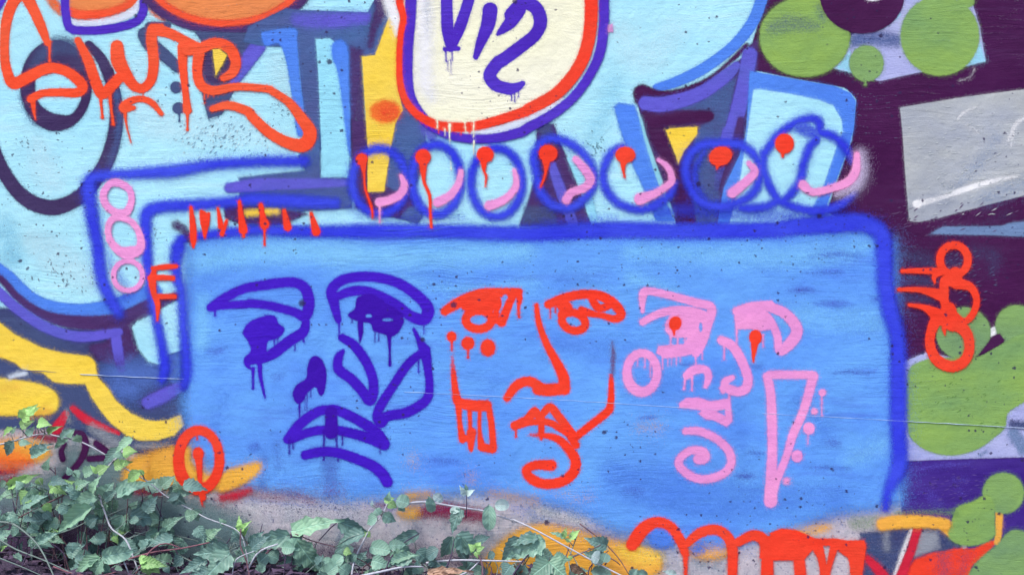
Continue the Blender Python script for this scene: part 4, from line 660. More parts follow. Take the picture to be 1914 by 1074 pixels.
mk('red_ring', 'red', [st(el('M', 1426, 246, 146, 210, 0, 20), [70, 74, 84, 90, 90, 80, 74, 70, 66, 66], closed=True), dot('M', 1420, 205, 40, 50), st(a('M', 1422, 230, 1430, 330, 1436, 480, 1450, 570), [60, 40, 28, 10]), drip('M', 1412, 40, 100, 20), st(a('M', 1440, 460, 1456, 520), [60, 40])], 4, label='red ring round a dripping red dot at the panel corner')
mk('blue_dab', 'panelD', [dot('O', 1140, 800, 110, 80)], 20, .9, label='blue patch under the first red arch')
mk('blue_dab', 'panelD', [dot('O', 1390, 880, 60, 40)], 22, .7, label='small blue patch under the second red arch')
gr = group('dripping_lettering', 'thick red dripping lettering along the bottom edge')
mk('letter_stroke', 'red', [st(a('O', 925, 850, 1000, 745, 1095, 692, 1195, 722, 1265, 815, 1305, 920), [90, 96, 80, 74, 72, 56]), drip('O', 1306, 900, 1240, 40)], 5, parent=gr)
mk('letter_stroke', 'red', [st(a('O', 1308, 850, 1410, 768, 1520, 745, 1600, 790, 1640, 880, 1640, 1072, 1630, 1300), [54, 72, 74, 74, 76, 70, 70])], 4.5, parent=gr)
mk('letter_stroke', 'red', [st(a('O', 1670, 840, 1790, 785, 1870, 830, 1890, 950, 1895, 1300), [60, 76, 84, 84, 84])], 4.5, parent=gr)
mk('letter_body', 'red', [pg(a('O', 1840, 800, 1914, 785) + a('P', 90, 770, 180, 735, 290, 750, 420, 806, 560, 806, 640, 820, 770, 820, 785, 860, 765, 940, 740, 980, 640, 940, 560, 880, 520, 960, 440, 960, 400, 890, 340, 960, 300, 965, 130, 965, 20, 950), False), st(a('P', 80, 900, 72, 1072, 72, 1300), [90, 84, 84]), st(a('P', 300, 940, 312, 1072, 312, 1300), [80, 84, 80]), st(a('P', 440, 860, 470, 960, 490, 1072, 490, 1300), [70, 64, 74, 74]), st(a('P', 560, 850, 530, 960, 500, 1072), [60, 44, 40]), st(a('P', 650, 880, 690, 960, 710, 1072, 710, 1300), [60, 66, 84, 84]), st(a('P', 760, 860, 745, 980, 740, 1072), [50, 46, 30]),
   cut(pg(a('P', 475, 860, 525, 860, 500, 990), False))], 4, g=2, parent=gr)
gr = group('amber_bar', 'amber bar at the lower right under the panel')
mk('bar_haze', 'green2', [st(a('P', 1000, 640, 1200, 625, 1420, 620), 40, .6), st(a('P', 700, 700, 860, 690), 90, .5)], 16, .6, parent=gr)
mk('bar_coat', 'amber', [st(a('P', 900, 705, 1000, 690, 1200, 688, 1350, 705), [90, 96, 90, 80])], 9, parent=gr)

# ---- places where the paint has flaked off in tiny slivers
def flecks(x0, y0, x1, y1, n, lmin, lmax, ang, col, seed, lev=.0009):
    Rf = random.Random(seed); vs = []; fs = []
    for k_ in range(n):
        x = min(max(Rf.gauss((x0 + x1) / 2, (x1 - x0) / 4), x0), x1); y = min(max(Rf.gauss((y0 + y1) / 2, (y1 - y0) / 4), y0), y1)
        l_ = Rf.uniform(lmin, lmax); w_ = Rf.uniform(.5, 1.1); an = math.radians(ang + Rf.uniform(-22, 22)); ca, sa = math.cos(an), math.sin(an); b0 = len(vs)
        for u, v_ in ((-l_ / 2, 0), (0, -w_), (l_ / 2, 0), (l_ * .1, w_)): vs.append(((x + u * ca - v_ * sa - 957) * S, -lev, (1100 - y - u * sa - v_ * ca) * S))
        fs.append((b0, b0 + 3, b0 + 2, b0 + 1))
    mesh_obj('flaked_paint', vs, fs, plain('flake_%d' % seed, col), parent=wall, kind='stuff')
flecks(325, 215, 500, 300, 110, 3, 9, -40, (134, 176, 206), 1)
flecks(325, 218, 500, 303, 90, 3, 8, -40, (206, 240, 252), 11)
flecks(60, 485, 190, 545, 55, 2, 8, 50, (110, 130, 150), 2)
flecks(780, 460, 880, 510, 40, 4, 18, 15, (70, 100, 170), 3)
flecks(1095, 245, 1130, 300, 40, 2, 5, 40, (90, 130, 150), 4)
flecks(280, 400, 300, 480, 14, 2, 4, 60, (40, 50, 90), 5)
flecks(1020, 440, 1080, 500, 50, 2, 6, 70, (66, 96, 180), 6)
flecks(440, 930, 720, 970, 160, 2, 5, 30, (80, 84, 130), 7)
flecks(420, 855, 470, 905, 40, 2, 4, 30, (60, 50, 80), 8)
flecks(940, 930, 1180, 990, 150, 2, 5, 20, (110, 130, 160), 9)
flecks(1510, 565, 1560, 620, 16, 3, 7, -40, (40, 50, 110), 10)
flecks(600, 105, 640, 190, 30, 2, 4, 60, (90, 140, 160), 12)
flecks(510, 180, 545, 220, 16, 2, 6, 40, (110, 150, 170), 13)
flecks(25, 250, 60, 275, 12, 2, 6, 60, (110, 130, 150), 14)
flecks(1560, 380, 1900, 440, 60, 4, 16, -25, (104, 74, 120), 15)
flecks(1690, 460, 1860, 560, 120, 4, 16, -15, (96, 96, 140), 16)
flecks(1700, 870, 1880, 940, 50, 4, 14, -10, (96, 74, 160), 17)
flecks(1700, 200, 1914, 400, 120, 3, 16, -20, (206, 216, 222), 18)
flecks(1180, 880, 1460, 960, 60, 2, 5, 0, (60, 90, 190), 19)
flecks(1720, 680, 1900, 790, 30, 3, 10, -30, (104, 150, 70), 20)

# ---- casting seams of the wall: a thin ridge left between the form boards, rubbed pale
def ridge(name, pts, w, h, mat, label):
    q = spline(pts, False, 12.0); vs = []; fs = []
    for i, (x, y) in enumerate(q):
        y += 0.5 * math.sin(i * 1.7) * (0.5 + 0.5 * math.sin(i * .31))
        ww = w * (0.7 + 0.4 * math.sin(i * 0.9) * math.sin(i * .23 + 1))
        for dz, dy in ((ww, -0.0012), (0, -0.0012 - h), (-ww, -0.0012)): vs.append(((x - 957) * S, dy, (1100 - y) * S + dz * S))
        if i: b0 = 3 * i; fs += [(b0 - 3, b0 - 2, b0 + 1, b0), (b0 - 2, b0 - 1, b0 + 2, b0 + 1)]
    return mesh_obj(name, vs, fs, mat, parent=wall, label=label)
RUB = plain('rubbed_edge', (186, 210, 246)); SEAMD = plain('dark_seam', (70, 80, 150))  # pale tone for the rubbed seams, dark blue for the others
ridge('casting_seam', X_(150, 699, 186, 701, 270, 705, 344, 708), .8, .0012, RUB, 'pale casting seam crossing the yellow band')
ridge('casting_seam', X_(756, 732, 860, 737, 960, 742, 1100, 750, 1240, 759, 1372, 767), .9, .0012, RUB, 'pale casting seam crossing the red face')
ridge('casting_seam', X_(1424, 772, 1560, 779, 1700, 787, 1890, 798, 2300, 824), .75, .0012, RUB, 'pale casting seam running to the right edge')
ridge('casting_seam', X_(1396, 778, 1390, 860, 1388, 930, 1380, 1000), .5, .0004, SEAMD, 'dark vertical casting seam through the pink face')
ridge('casting_seam', X_(36, 692, 70, 693, 106, 695), .6, .0004, SEAMD, 'dark seam end on the yellow band')

# ================================================================== BRAMBLES ALONG THE FOOT OF THE WALL
def un(px, py, dep):
    """the point a given depth in front of the wall that lies on the sight line through a photo pixel"""
    k = (D - dep) / D
    return Vector(((px - 957) * S * k, -dep, CZ + (537 - py) * S * k))
LEAFC = dict(d=(126, 172, 168), m=(134, 182, 166), l=(160, 218, 146), p=(178, 214, 226), k=(110, 152, 156), b=(128, 104, 92), o=(176, 150, 140))
_lm = {}
def leaf_mat(kind):
    if kind in _lm: return _lm[kind]
    m = bpy.data.materials.new('leaf_' + kind); m.use_nodes = True; t = NT(m.node_tree); bs = t.n['Principled BSDF']
    ge = t.n.new('ShaderNodeTexCoord').outputs['Generated']; sx_ = t.n.new('ShaderNodeSeparateXYZ'); t.l.new(ge, sx_.inputs[0])
    ax = t.m('ABSOLUTE', t.m('SUBTRACT', sx_.outputs[0], 0.5)); gy_ = sx_.outputs[1]
    rnd = t.n.new('ShaderNodeObjectInfo').outputs['Random']
    c_ = LEAFC[kind]
    base = t.mix(rnd, rgb(*[x * .80 for x in c_]), rgb(*[min(255, x * v) for x, v in zip(c_, (1.16, 1.12, 1.04))]))
    side = t.m('FRACT', t.m('SUBTRACT', t.m('MULTIPLY', gy_, 7.0), t.m('MULTIPLY', ax, 5.0)))
    vein = t.m('MAXIMUM', t.rangem(ax, 0.012, 0.035, 1, 0), t.m('MULTIPLY', t.rangem(t.m('ABSOLUTE', t.m('SUBTRACT', side, .5)), 0.03, 0.10, 1, 0), .55))
    col = t.mix(t.m('MULTIPLY', vein, .45), base, rgb(*[min(255, x * 1.25 + 14) for x in c_]))
    ps = t.n.new('ShaderNodeNewGeometry').outputs['Position']
    col = t.mix(t.rangem(t.noise(ps, 60.0, 3, .6), .4, .7, 0, .35), col, rgb(*[x * .72 for x in c_]))
    t.l.new(col, bs.inputs['Base Color']); bs.inputs['Roughness'].default_value = .42; bs.inputs['Specular IOR Level'].default_value = .45
    bp_ = t.node('ShaderNodeBump', Strength=.5, Distance=.002, Height=t.m('SUBTRACT', t.m('MULTIPLY', t.m('ABSOLUTE', t.m('SUBTRACT', side, .5)), 1.0), vein)); t.l.new(bp_.outputs[0], bs.inputs['Normal'])
    tl = t.n.new('ShaderNodeBsdfTranslucent'); t.l.new(col, tl.inputs[0])
    mx = t.n.new('ShaderNodeMixShader'); mx.inputs[0].default_value = .22; t.l.new(bs.outputs[0], mx.inputs[1]); t.l.new(tl.outputs[0], mx.inputs[2]); t.l.new(mx.outputs[0], t.n['Material Output'].inputs[0])
    _lm[kind] = m; return m
_leafmesh = {}
def leaf_mesh(kind, shape, v):
    """a toothed bramble leaflet (or a small round leaf) of unit length, folded on its midrib and drooping"""
    key = (kind, shape, v)
    if key in _leafmesh: return _leafmesh[key]
    R = random.Random(ord(shape) * 31 + v * 17); n = 13 if shape == 'o' else 11
    droop = R.uniform(.05, .32); fold = R.uniform(.15, .5); wav = R.uniform(.03, .09); lean = R.uniform(-.08, .08); vs = []; fs = []
    for i in range(n):
        u = i / (n - 1)
        if shape == 'o': hw = 0.5 * (math.sin(math.pi * u ** 0.72) ** 0.9) * (1 - .35 * u)
        else: hw = 0.5 * math.sqrt(max(0, 1 - (2 * u - 1) ** 2)) if u < .97 else 0.0
        tooth = (1 + (.14 if i % 2 else -.08)) if shape == 'o' and 0 < i < n - 1 else 1
        hw = max(hw * tooth, 0.012); zc = -droop * u * u + .05 * math.sin(u * 3)
        ex = lean * math.sin(math.pi * u)
        for s_ in (-1, 0, 1):
            back = -.045 * abs(s_) if shape == 'o' else 0
            vs.append((ex + s_ * hw, u + (back if 0 < i < n - 1 else 0), zc + abs(s_) * (fold * hw + wav * math.sin(i * 1.9 + s_)) ))
        if i: b0 = 3 * i; fs += [(b0 - 3, b0 - 2, b0 + 1, b0), (b0 - 2, b0 - 1, b0 + 2, b0 + 1)]
    me = bpy.data.meshes.new('leaf'); me.from_pydata(vs, [], fs); me.polygons.foreach_set('use_smooth', [True] * len(fs)); me.materials.append(leaf_mat(kind)); me.update()
    _leafmesh[key] = me; return me
def tube(vs, fs, pts, r0, r1, n=6):
    pts = [Vector(q) for q in pts]; base = len(vs); k = len(pts)
    for i, q in enumerate(pts):
        tg = (pts[min(i + 1, k - 1)] - pts[max(i - 1, 0)]).normalized(); u = tg.cross(Vector((0.3, 1, 0.2))).normalized(); w = tg.cross(u); rr = r0 + (r1 - r0) * i / max(1, k - 1)
        for j in range(n):
            an = 2 * math.pi * j / n; vs.append(q + (u * math.cos(an) + w * math.sin(an)) * rr)
        if i:
            for j in range(n):
                b0 = base + (i - 1) * n; fs.append((b0 + j, b0 + (j + 1) % n, b0 + n + (j + 1) % n, b0 + n + j))
    fs.append(tuple(base + j for j in range(n - 1, -1, -1))); fs.append(tuple(base + (k - 1) * n + j for j in range(n)))
CANE = dict(pale=plain('pale_cane', (190, 196, 214), .6), green=plain('green_cane', (120, 140, 140), .6), brown=plain('brown_cane', (112, 84, 98), .7), dark=plain('dark_cane', (74, 62, 92), .7), rust=plain('rusty_cane', (140, 96, 112), .7))
def path(px, dep):
    """pixel points + depth(s) -> smooth 3D points"""
    n = len(px); ds = dep if isinstance(dep, (list, tuple)) else [dep] * n
    ds = np.interp(np.linspace(0, 1, n), np.linspace(0, 1, len(ds)), ds)
    return [un(q[0], q[1], q[2]) for q in spline(px, False, 8.0, extra=[(v,) for v in ds])] if n > 2 else [un(x, y, v) for (x, y), v in zip(px, ds)]
def place_leaf(parent, kind, shape, b_, t_, width, dep, R, name='leaf'):
    """b_, t_: pixels of the leaf's base and tip; width in pixels"""
    tilt = R.uniform(-.35, .45); B = un(b_[0], b_[1], dep); t_ = (b_[0] + (t_[0] - b_[0]) * 1.06, b_[1] + (t_[1] - b_[1]) * 1.06); T = un(t_[0], t_[1], dep); L = (T - B).length
    T = un(t_[0], t_[1], dep + L * tilt); yv = T - B; L = yv.length; yv.normalize()
    nv = Vector((R.uniform(-.35, .35), -1, R.uniform(.1, .8))); xv = yv.cross(nv).normalized(); nv = xv.cross(yv).normalized()
    W = 1.02 * width * S * (D - dep) / D
    o = bpy.data.objects.new(name, leaf_mesh(kind, shape, R.randrange(4)))
    link(o, parent=parent)
    M3 = Matrix((xv * (W * 1.12), yv * L, nv * L)).transposed()
    o.matrix_basis = Matrix.Translation(B - parent.location) @ M3.to_4x4()
    return B
def plant(name, label, stems, leaves, seed, group=None, cat='bramble', foot=None):
    """stems: (pixels, depths, width px, cane colour); leaves: (region, bx, by, tx, ty, width, kind[, depth])"""
    R = random.Random(seed); paths = [(path(px, dp), w, c_) for px, dp, w, c_ in stems]
    base = min((q for pth, _, _ in paths for q in pth), key=lambda q: q.z).copy(); base.z = ground_h(base.x, base.y)
    root = empty(name, base, label=label, cat=cat, group=group)
    by = {}
    for pth, w, c_ in paths: by.setdefault(c_, []).append((pth, w * S / 2, w * S / 2 * .6))
    pet = []
    for lf in leaves:
        reg, bx, by_, tx, ty, w, kind = lf[:7]; dep = lf[7] if len(lf) > 7 else R.uniform(.05, .13)
        (p0, p1) = a(reg, bx, by_, tx, ty); f = 4.785 if reg == 'T' else (1.0 if reg == 'X' else ZF)
        shape = 'r' if kind.isupper() else 'o'
        B = place_leaf(root, kind.lower(), shape, p0, p1, w / f, dep, R)
        q = min((q for pth, _, _ in paths for q in pth), key=lambda q: (q - B).length)
        if (q - B).length > .004:
            mid = (q + B) / 2 + Vector((0, R.uniform(-.01, .01), R.uniform(-.006, .012))); pet.append(([q, mid, B], .0012, .0008))
    first = True
    for c_, lst in by.items():
        for pth, r0, r1 in lst:
            vs, fs = [], []; tube(vs, fs, [q - base for q in pth], r0, r1)
            mesh_obj('cane', vs, fs, CANE[c_], smooth=True, parent=root)
    if pet:
        vs, fs = [], []
        for pth, r0, r1 in pet: tube(vs, fs, [q - base for q in pth], r0, r1, 4)
        mesh_obj('leaf_stalk', vs, fs, CANE['green'], smooth=True, parent=root, kind='stuff')
    return root
BR = 'bramble shoots growing at the foot of the wall'
M_ = lambda *v: a('M', *v)
N_ = lambda *v: a('N', *v)
O_ = lambda *v: a('O', *v)
plant('bramble_shoot', 'long pale bramble cane slanting past the plum numeral and the red ring', [(a('T', -300, 900, 0, 860, 350, 770, 520, 790) + M_(580, 120, 760, 215, 900, 310, 1060, 405, 1200, 515, 1390, 615, 1480, 665, 1700, 755, 1760, 900, 1790, 1080), [.05, .06, .06, .07, .08, .10, .12], 3.2, 'pale')],
  [('T', 200, 640, 300, 520, 120, 'l'), ('T', 300, 600, 220, 540, 60, 'l'), ('T', 270, 570, 350, 530, 50, 'l'), ('T', 180, 700, 290, 650, 90, 'l'), ('T', 340, 680, 440, 680, 100, 'l'), ('T', 380, 690, 340, 640, 60, 'l'), ('T', 120, 720, 0, 790, 60, 'l'), ('T', 100, 760, 140, 700, 50, 'm'), ('T', 430, 760, 530, 700, 60, 'l'), ('T', 240, 780, 300, 700, 70, 'd'),
   ('T', 120, 830, 40, 970, 100, 'd'), ('T', 170, 860, 280, 840, 80, 'd'), ('T', 270, 930, 450, 850, 80, 'k'), ('T', 280, 960, 430, 900, 80, 'd'), ('T', 550, 810, 640, 720, 60, 'd'), ('T', 660, 730, 470, 910, 90, 'm'), ('T', 680, 780, 720, 850, 90, 'm'),
   ('M', 1280, 440, 1190, 500, 70, 'd'), ('M', 1280, 500, 1190, 540, 56, 'k'), ('M', 1270, 490, 1370, 490, 52, 'd'), ('M', 1390, 600, 1420, 690, 84, 'd'), ('M', 1000, 330, 900, 410, 80, 'l'), ('M', 1030, 350, 960, 320, 40, 'l')], 1, BR)
plant('bramble_shoot', 'leafy bramble shoot with lime tips under the amber band', [(M_(950, 100, 870, 200, 780, 290, 700, 380, 710, 500, 760, 650, 800, 740, 900, 820, 960, 960, 1000, 1080), [.04, .06, .08, .12, .16], 4.2, 'pale'), (M_(460, 500, 270, 590, 80, 690, -60, 760), [.07, .09], 3.0, 'brown')],
  [('M', 945, 95, 820, 190, 70, 'm'), ('M', 860, 170, 720, 290, 76, 'd'), ('M', 820, 200, 880, 230, 60, 'd'), ('M', 880, 200, 970, 180, 90, 'l'), ('M', 890, 230, 940, 170, 60, 'l'), ('M', 820, 300, 930, 260, 80, 'l'), ('M', 870, 290, 890, 250, 50, 'l'), ('M', 700, 340, 770, 290, 80, 'l'), ('M', 700, 340, 650, 290, 40, 'l'), ('M', 560, 320, 540, 400, 70, 'd'),
   ('M', 360, 460, 500, 400, 100, 'l'), ('M', 400, 440, 460, 490, 80, 'l'), ('M', 480, 450, 520, 400, 60, 'l'), ('M', 540, 440, 630, 400, 80, 'm'), ('M', 660, 480, 700, 370, 70, 'm'), ('M', 560, 470, 590, 410, 50, 'l'),
   ('M', 840, 500, 1065, 395, 105, 'd'), ('M', 740, 510, 800, 420, 120, 'd'), ('M', 860, 490, 920, 370, 80, 'd'), ('M', 700, 520, 450, 580, 110, 'd'), ('M', 660, 580, 380, 760, 120, 'm'), ('M', 740, 540, 710, 665, 100, 'm'), ('M', 790, 520, 820, 640, 112, 'd'), ('M', 870, 640, 830, 770, 118, 'd'), ('M', 930, 640, 1190, 665, 130, 'k'), ('M', 980, 570, 1120, 620, 90, 'k'),
   ('M', 800, 800, 910, 745, 60, 'l'), ('M', 820, 790, 840, 850, 50, 'l'), ('M', 970, 790, 1020, 890, 110, 'd'), ('M', 1040, 790, 1215, 760, 80, 'd'), ('M', 1240, 810, 1050, 850, 90, 'k'), ('M', 1180, 720, 1050, 710, 60, 'k'),
   ('M', 60, 440, 250, 355, 70, 'l'), ('M', 160, 400, 240, 360, 70, 'l'), ('M', 210, 480, 140, 560, 110, 'l'), ('M', 230, 470, 240, 560, 100, 'l'), ('M', 270, 380, 300, 430, 60, 'l')], 2, BR)
plant('bramble_shoot', 'low bramble with broad leaves in the bottom left corner', [(M_(-60, 690, 90, 705, 230, 810, 300, 900, 350, 1000, 390, 1090), [.10, .14, .18], 4.0, 'green'), (M_(-60, 780, 100, 880, 300, 960, 480, 1040, 620, 1100), [.12, .16], 3.4, 'green'), (M_(400, 780, 520, 740, 640, 680), [.10, .10], 2.6, 'green'), (M_(720, 950, 740, 1020, 760, 1100), [.16, .18], 3.0, 'green'), (M_(880, 960, 930, 1080), [.17, .17], 3.0, 'pale')],
  [('M', -10, 740, 95, 605, 120, 'd'), ('M', 0, 700, -40, 600, 90, 'd'), ('M', 110, 720, 285, 740, 70, 'm'), ('M', 200, 730, 270, 770, 60, 'd'), ('M', 260, 840, 400, 770, 70, 'd'), ('M', 380, 800, 450, 820, 60, 'm'), ('M', 350, 770, 420, 760, 50, 'l'), ('M', 0, 900, 40, 860, 40, 'l'),
   ('M', 730, 950, 920, 915, 110, 'D', .17), ('M', 720, 940, 500, 1065, 90, 'm', .17), ('M', 730, 960, 640, 1110, 140, 'm', .18), ('M', 740, 960, 790, 1090, 70, 'd', .17), ('M', 0, 1000, 130, 1040, 80, 'k'), ('M', 140, 950, 180, 1060, 60, 'k'), ('M', 1000, 980, 1070, 940, 70, 'l', .19), ('M', 1020, 990, 1170, 1000, 90, 'l', .19), ('M', 1050, 1000, 1060, 1080, 80, 'l', .19), ('M', 1080, 990, 1140, 1060, 70, 'l', .19), ('M', 1180, 1010, 1210, 1060, 50, 'k', .15)], 3, BR)
plant('bramble_shoot', 'bramble with large serrated leaves and a lime sprout below the panel corner', [(M_(1790, 1090, 1760, 960, 1720, 860, 1725, 740), [.16, .12], 3.6, 'brown'), (M_(1750, 1080, 1830, 930, 1900, 880, 1990, 850), [.14, .14], 4.0, 'pale')],
  [('M', 1720, 760, 1705, 650, 50, 'l'), ('M', 1730, 760, 1775, 690, 50, 'l'), ('M', 1710, 770, 1680, 740, 36, 'l'), ('M', 1740, 790, 1770, 730, 40, 'l'), ('M', 1640, 890, 1390, 920, 130, 'd', .14), ('M', 1650, 920, 1480, 1080, 170, 'd', .15), ('M', 1480, 960, 1290, 1050, 90, 'k', .13), ('M', 1500, 1040, 1330, 1090, 90, 'k', .15), ('M', 1800, 880, 1914, 790, 90, 'k'), ('M', 1790, 850, 1880, 760, 70, 'd'), ('M', 1700, 1000, 1740, 950, 60, 'K'), ('M', 1850, 990, 1914, 930, 80, 'D'), ('M', 1840, 1060, 1890, 1010, 70, 'D'), ('M', 1680, 1050, 1640, 1090, 70, 'k')], 4, BR)
plant('bramble_shoot', 'bramble with arching leaves on the bare concrete under the indigo face', [(N_(-60, 1040, 60, 950, 180, 860, 290, 778, 430, 825, 600, 870), [.12, .09, .09], 3.2, 'brown'), (N_(290, 780, 250, 900, 230, 1080), [.09, .14], 3.4, 'dark'), (N_(620, 690, 560, 740, 480, 830), [.06, .09], 2.6, 'dark')],
  [('N', 290, 760, 620, 665, 130, 'm', .08), ('N', 620, 690, 830, 775, 110, 'd', .07), ('N', 280, 785, -20, 860, 130, 'd', .09), ('N', 810, 775, 590, 850, 110, 'd', .10), ('N', 330, 825, 510, 1065, 150, 'm', .11), ('N', 220, 870, 305, 880, 84, 'D'), ('N', 110, 930, 190, 960, 96, 'D'), ('N', 40, 990, 150, 1000, 70, 'D'), ('N', 0, 910, 60, 915, 66, 'D'), ('N', 20, 1030, 0, 950, 60, 'd'), ('N', 220, 960, 330, 980, 80, 'k'), ('N', 250, 1020, 400, 1010, 70, 'k'), ('N', 210, 1060, 60, 1040, 60, 'k'), ('N', 440, 1000, 420, 1080, 60, 'k')], 5, BR)
plant('bramble_shoot', 'slender pale stem with lime buds under the lower lip of the indigo face', [(N_(715, 1090, 722, 1030, 742, 950, 800, 830, 850, 740, 930, 650, 985, 530), [.13, .08, .05], 4.0, 'pale'), (N_(690, 910, 690, 990, 700, 1080), [.11, .13], 2.4, 'green')],
  [('N', 950, 540, 1020, 520, 50, 'l'), ('N', 980, 540, 985, 480, 46, 'm'), ('N', 985, 560, 1040, 590, 60, 'l'), ('N', 1000, 590, 985, 555, 50, 'l'), ('N', 860, 580, 862, 535, 24, 'p'), ('N', 850, 560, 880, 560, 20, 'p'), ('N', 920, 640, 890, 600, 66, 'D'), ('N', 940, 640, 1035, 690, 84, 'd'), ('N', 900, 660, 815, 700, 90, 'd'), ('N', 820, 770, 850, 800, 50, 'l'), ('N', 825, 800, 810, 760, 40, 'l'),
   ('N', 660, 900, 715, 915, 60, 'l'), ('N', 700, 910, 660, 925, 40, 'l'), ('N', 700, 980, 690, 920, 46, 'm'), ('N', 590, 1000, 650, 940, 84, 'D', .13), ('N', 540, 1060, 610, 1000, 90, 'D', .14), ('N', 700, 1060, 640, 1010, 90, 'D', .14), ('N', 750, 920, 690, 980, 60, 'd'), ('N', 650, 880, 600, 910, 50, 'd')], 6, BR)
plant('bramble_shoot', 'pale trailing vine with round leaves crossing below the red face', [(N_(1090, 570, 1160, 553, 1260, 550, 1400, 572, 1550, 595, 1660, 612, 1740, 640, 1914, 695) + O_(60, 670, 220, 742, 480, 882, 700, 1000, 860, 1080, 1000, 1150), [.03, .03, .04, .06, .10, .14], 4.2, 'pale'), (N_(1535, 665, 1540, 560, 1538, 470), [.05, .05], 2.4, 'dark')],
  [('N', 1130, 560, 1040, 530, 90, 'D', .04), ('N', 1090, 580, 1050, 610, 70, 'd', .04), ('N', 1270, 510, 1290, 625, 62, 'D', .05), ('N', 1300, 500, 1365, 540, 56, 'P', .05), ('N', 1530, 500, 1490, 440, 44, 'p', .05), ('N', 1540, 500, 1590, 460, 44, 'p', .05), ('N', 1538, 470, 1530, 420, 30, 'd', .05), ('N', 1700, 570, 1700, 745, 88, 'D', .06), ('N', 1740, 580, 1840, 570, 74, 'P', .06), ('N', 1420, 620, 1490, 600, 46, 'P', .05), ('N', 1500, 600, 1430, 770, 96, 'd', .05), ('N', 1480, 620, 1520, 660, 60, 'd', .05),
   ('O', 690, 960, 640, 930, 90, 'P', .12), ('O', 720, 980, 745, 920, 70, 'D', .12)], 7, BR)
plant('bramble_shoot', 'dark drooping bramble leaves left of the amber sweep', [(N_(1650, 1090, 1650, 990, 1600, 880), [.14, .09], 3.4, 'brown'), (N_(950, 1080, 990, 960, 1080, 850, 1200, 775), [.14, .08], 3.0, 'dark'), (N_(1350, 1090, 1420, 960, 1450, 820), [.14, .08], 3.0, 'dark')],
  [('N', 1200, 770, 975, 860, 96, 'k', .07), ('N', 1000, 960, 1165, 920, 100, 'm', .11), ('N', 1150, 940, 960, 980, 100, 'd', .12), ('N', 1180, 900, 1270, 985, 110, 'k', .09), ('N', 1440, 790, 1350, 960, 100, 'd', .07), ('N', 1460, 790, 1640, 930, 150, 'k', .08), ('N', 1500, 800, 1490, 950, 90, 'd', .09), ('N', 1600, 890, 1555, 850, 50, 'l', .1), ('N', 1610, 880, 1640, 835, 50, 'l', .1), ('N', 1610, 890, 1665, 870, 44, 'l', .1), ('N', 1610, 900, 1620, 950, 50, 'l', .1), ('N', 1590, 900, 1560, 880, 30, 'l', .1), ('N', 1280, 960, 1330, 1010, 70, 'k')], 8, BR)
plant('bramble_shoot', 'broad bluish bramble leaves in front of the amber sweep', [(O_(60, 1090, 150, 960, 290, 820), [.14, .09], 3.4, 'dark'), (O_(470, 960, 490, 900, 530, 790), [.09, .06], 2.6, 'green'), (O_(330, 1100, 330, 1020, 335, 975), [.15, .14], 3.2, 'green'), (O_(490, 1090, 476, 1010, 470, 950), [.14, .09], 2.8, 'green')],
  [('O', 300, 820, 20, 960, 150, 'd', .10), ('O', 250, 800, 60, 850, 90, 'd', .10), ('O', 280, 860, 180, 920, 110, 'd', .10), ('N', 1914, 800, 1790, 980, 120, 'k', .09), ('O', 330, 975, 190, 1080, 150, 'm', .15), ('O', 335, 970, 450, 1070, 170, 'm', .15), ('O', 370, 960, 470, 960, 100, 'm', .14), ('O', 440, 810, 340, 760, 40, 'm', .07), ('O', 430, 800, 450, 740, 46, 'l', .07), ('O', 480, 810, 545, 750, 50, 'l', .07), ('O', 470, 810, 460, 840, 50, 'l', .07), ('O', 500, 800, 500, 750, 40, 'm', .07), ('O', 490, 960, 470, 935, 40, 'l', .09), ('O', 480, 1000, 610, 1075, 60, 'b', .10), ('O', 60, 1000, 0, 1080, 120, 'k', .12), ('O', 150, 1000, 100, 1080, 100, 'k', .12)], 9, BR)
plant('bramble_shoot', 'thin bare brown runner and small bluish leaves left of the red lettering', [(O_(550, 705, 690, 810, 820, 940, 910, 1080), [.02, .05], 2.6, 'brown'), (O_(730, 1000, 770, 950, 840, 1000), [.08, .08], 3.0, 'brown'), (O_(1240, 1080, 1200, 1060, 1150, 1045), [.05, .05], 2.4, 'green')],
  [('O', 1240, 1070, 1150, 1040, 46, 'p', .05), ('O', 900, 1060, 1000, 1050, 60, 'k', .06), ('O', 960, 1060, 1060, 1075, 50, 'k', .06), ('O', 920, 1080, 960, 1030, 44, 'k', .07)], 10, BR)

# undergrowth that fills the dark strip between the named shoots: small random leaves low down, kept behind the ones above
R = random.Random(44)
def low_plant(label, x0, x1, n, seed, y0=1010, y1=1090, big=1.0, kinds='kkkdDKbm'):
    R = random.Random(seed); stems = []; lv = []
    for k in range(7):
        x = R.uniform(x0, x1); stems.append((X_(x, 1100, x + R.uniform(-30, 30), 1060, x + R.uniform(-60, 60), R.uniform(y0, y0 + 30)), [.13, .06], 2.6, R.choice(('dark', 'brown', 'green'))))
    for k in range(n):
        x = R.uniform(x0 - 10, x1 + 10); y = R.uniform(y0, y1); an = R.uniform(0, 2 * math.pi); l_ = R.uniform(18, 40) * big
        lv.append(('X', x, y, x + l_ * math.cos(an), y + .7 * l_ * math.sin(an), l_ * R.uniform(.5, .8), R.choice(kinds), R.uniform(.03, .12)))
    plant('low_bramble', label, stems, lv, seed, 'low bramble growth in the shade')
low_plant('low shaded bramble tangle at the bottom edge under the lime leaf', 0, 200, 22, 21)
low_plant('low shaded bramble tangle at the bottom edge below the amber band', 200, 440, 22, 22)
low_plant('low shaded bramble tangle at the bottom edge below the indigo mouth', 450, 700, 24, 23)
low_plant('low shaded bramble tangle at the bottom edge under the red face', 700, 960, 20, 24)
low_plant('low shaded bramble tangle at the bottom edge under the amber sweep', 960, 1130, 12, 25)

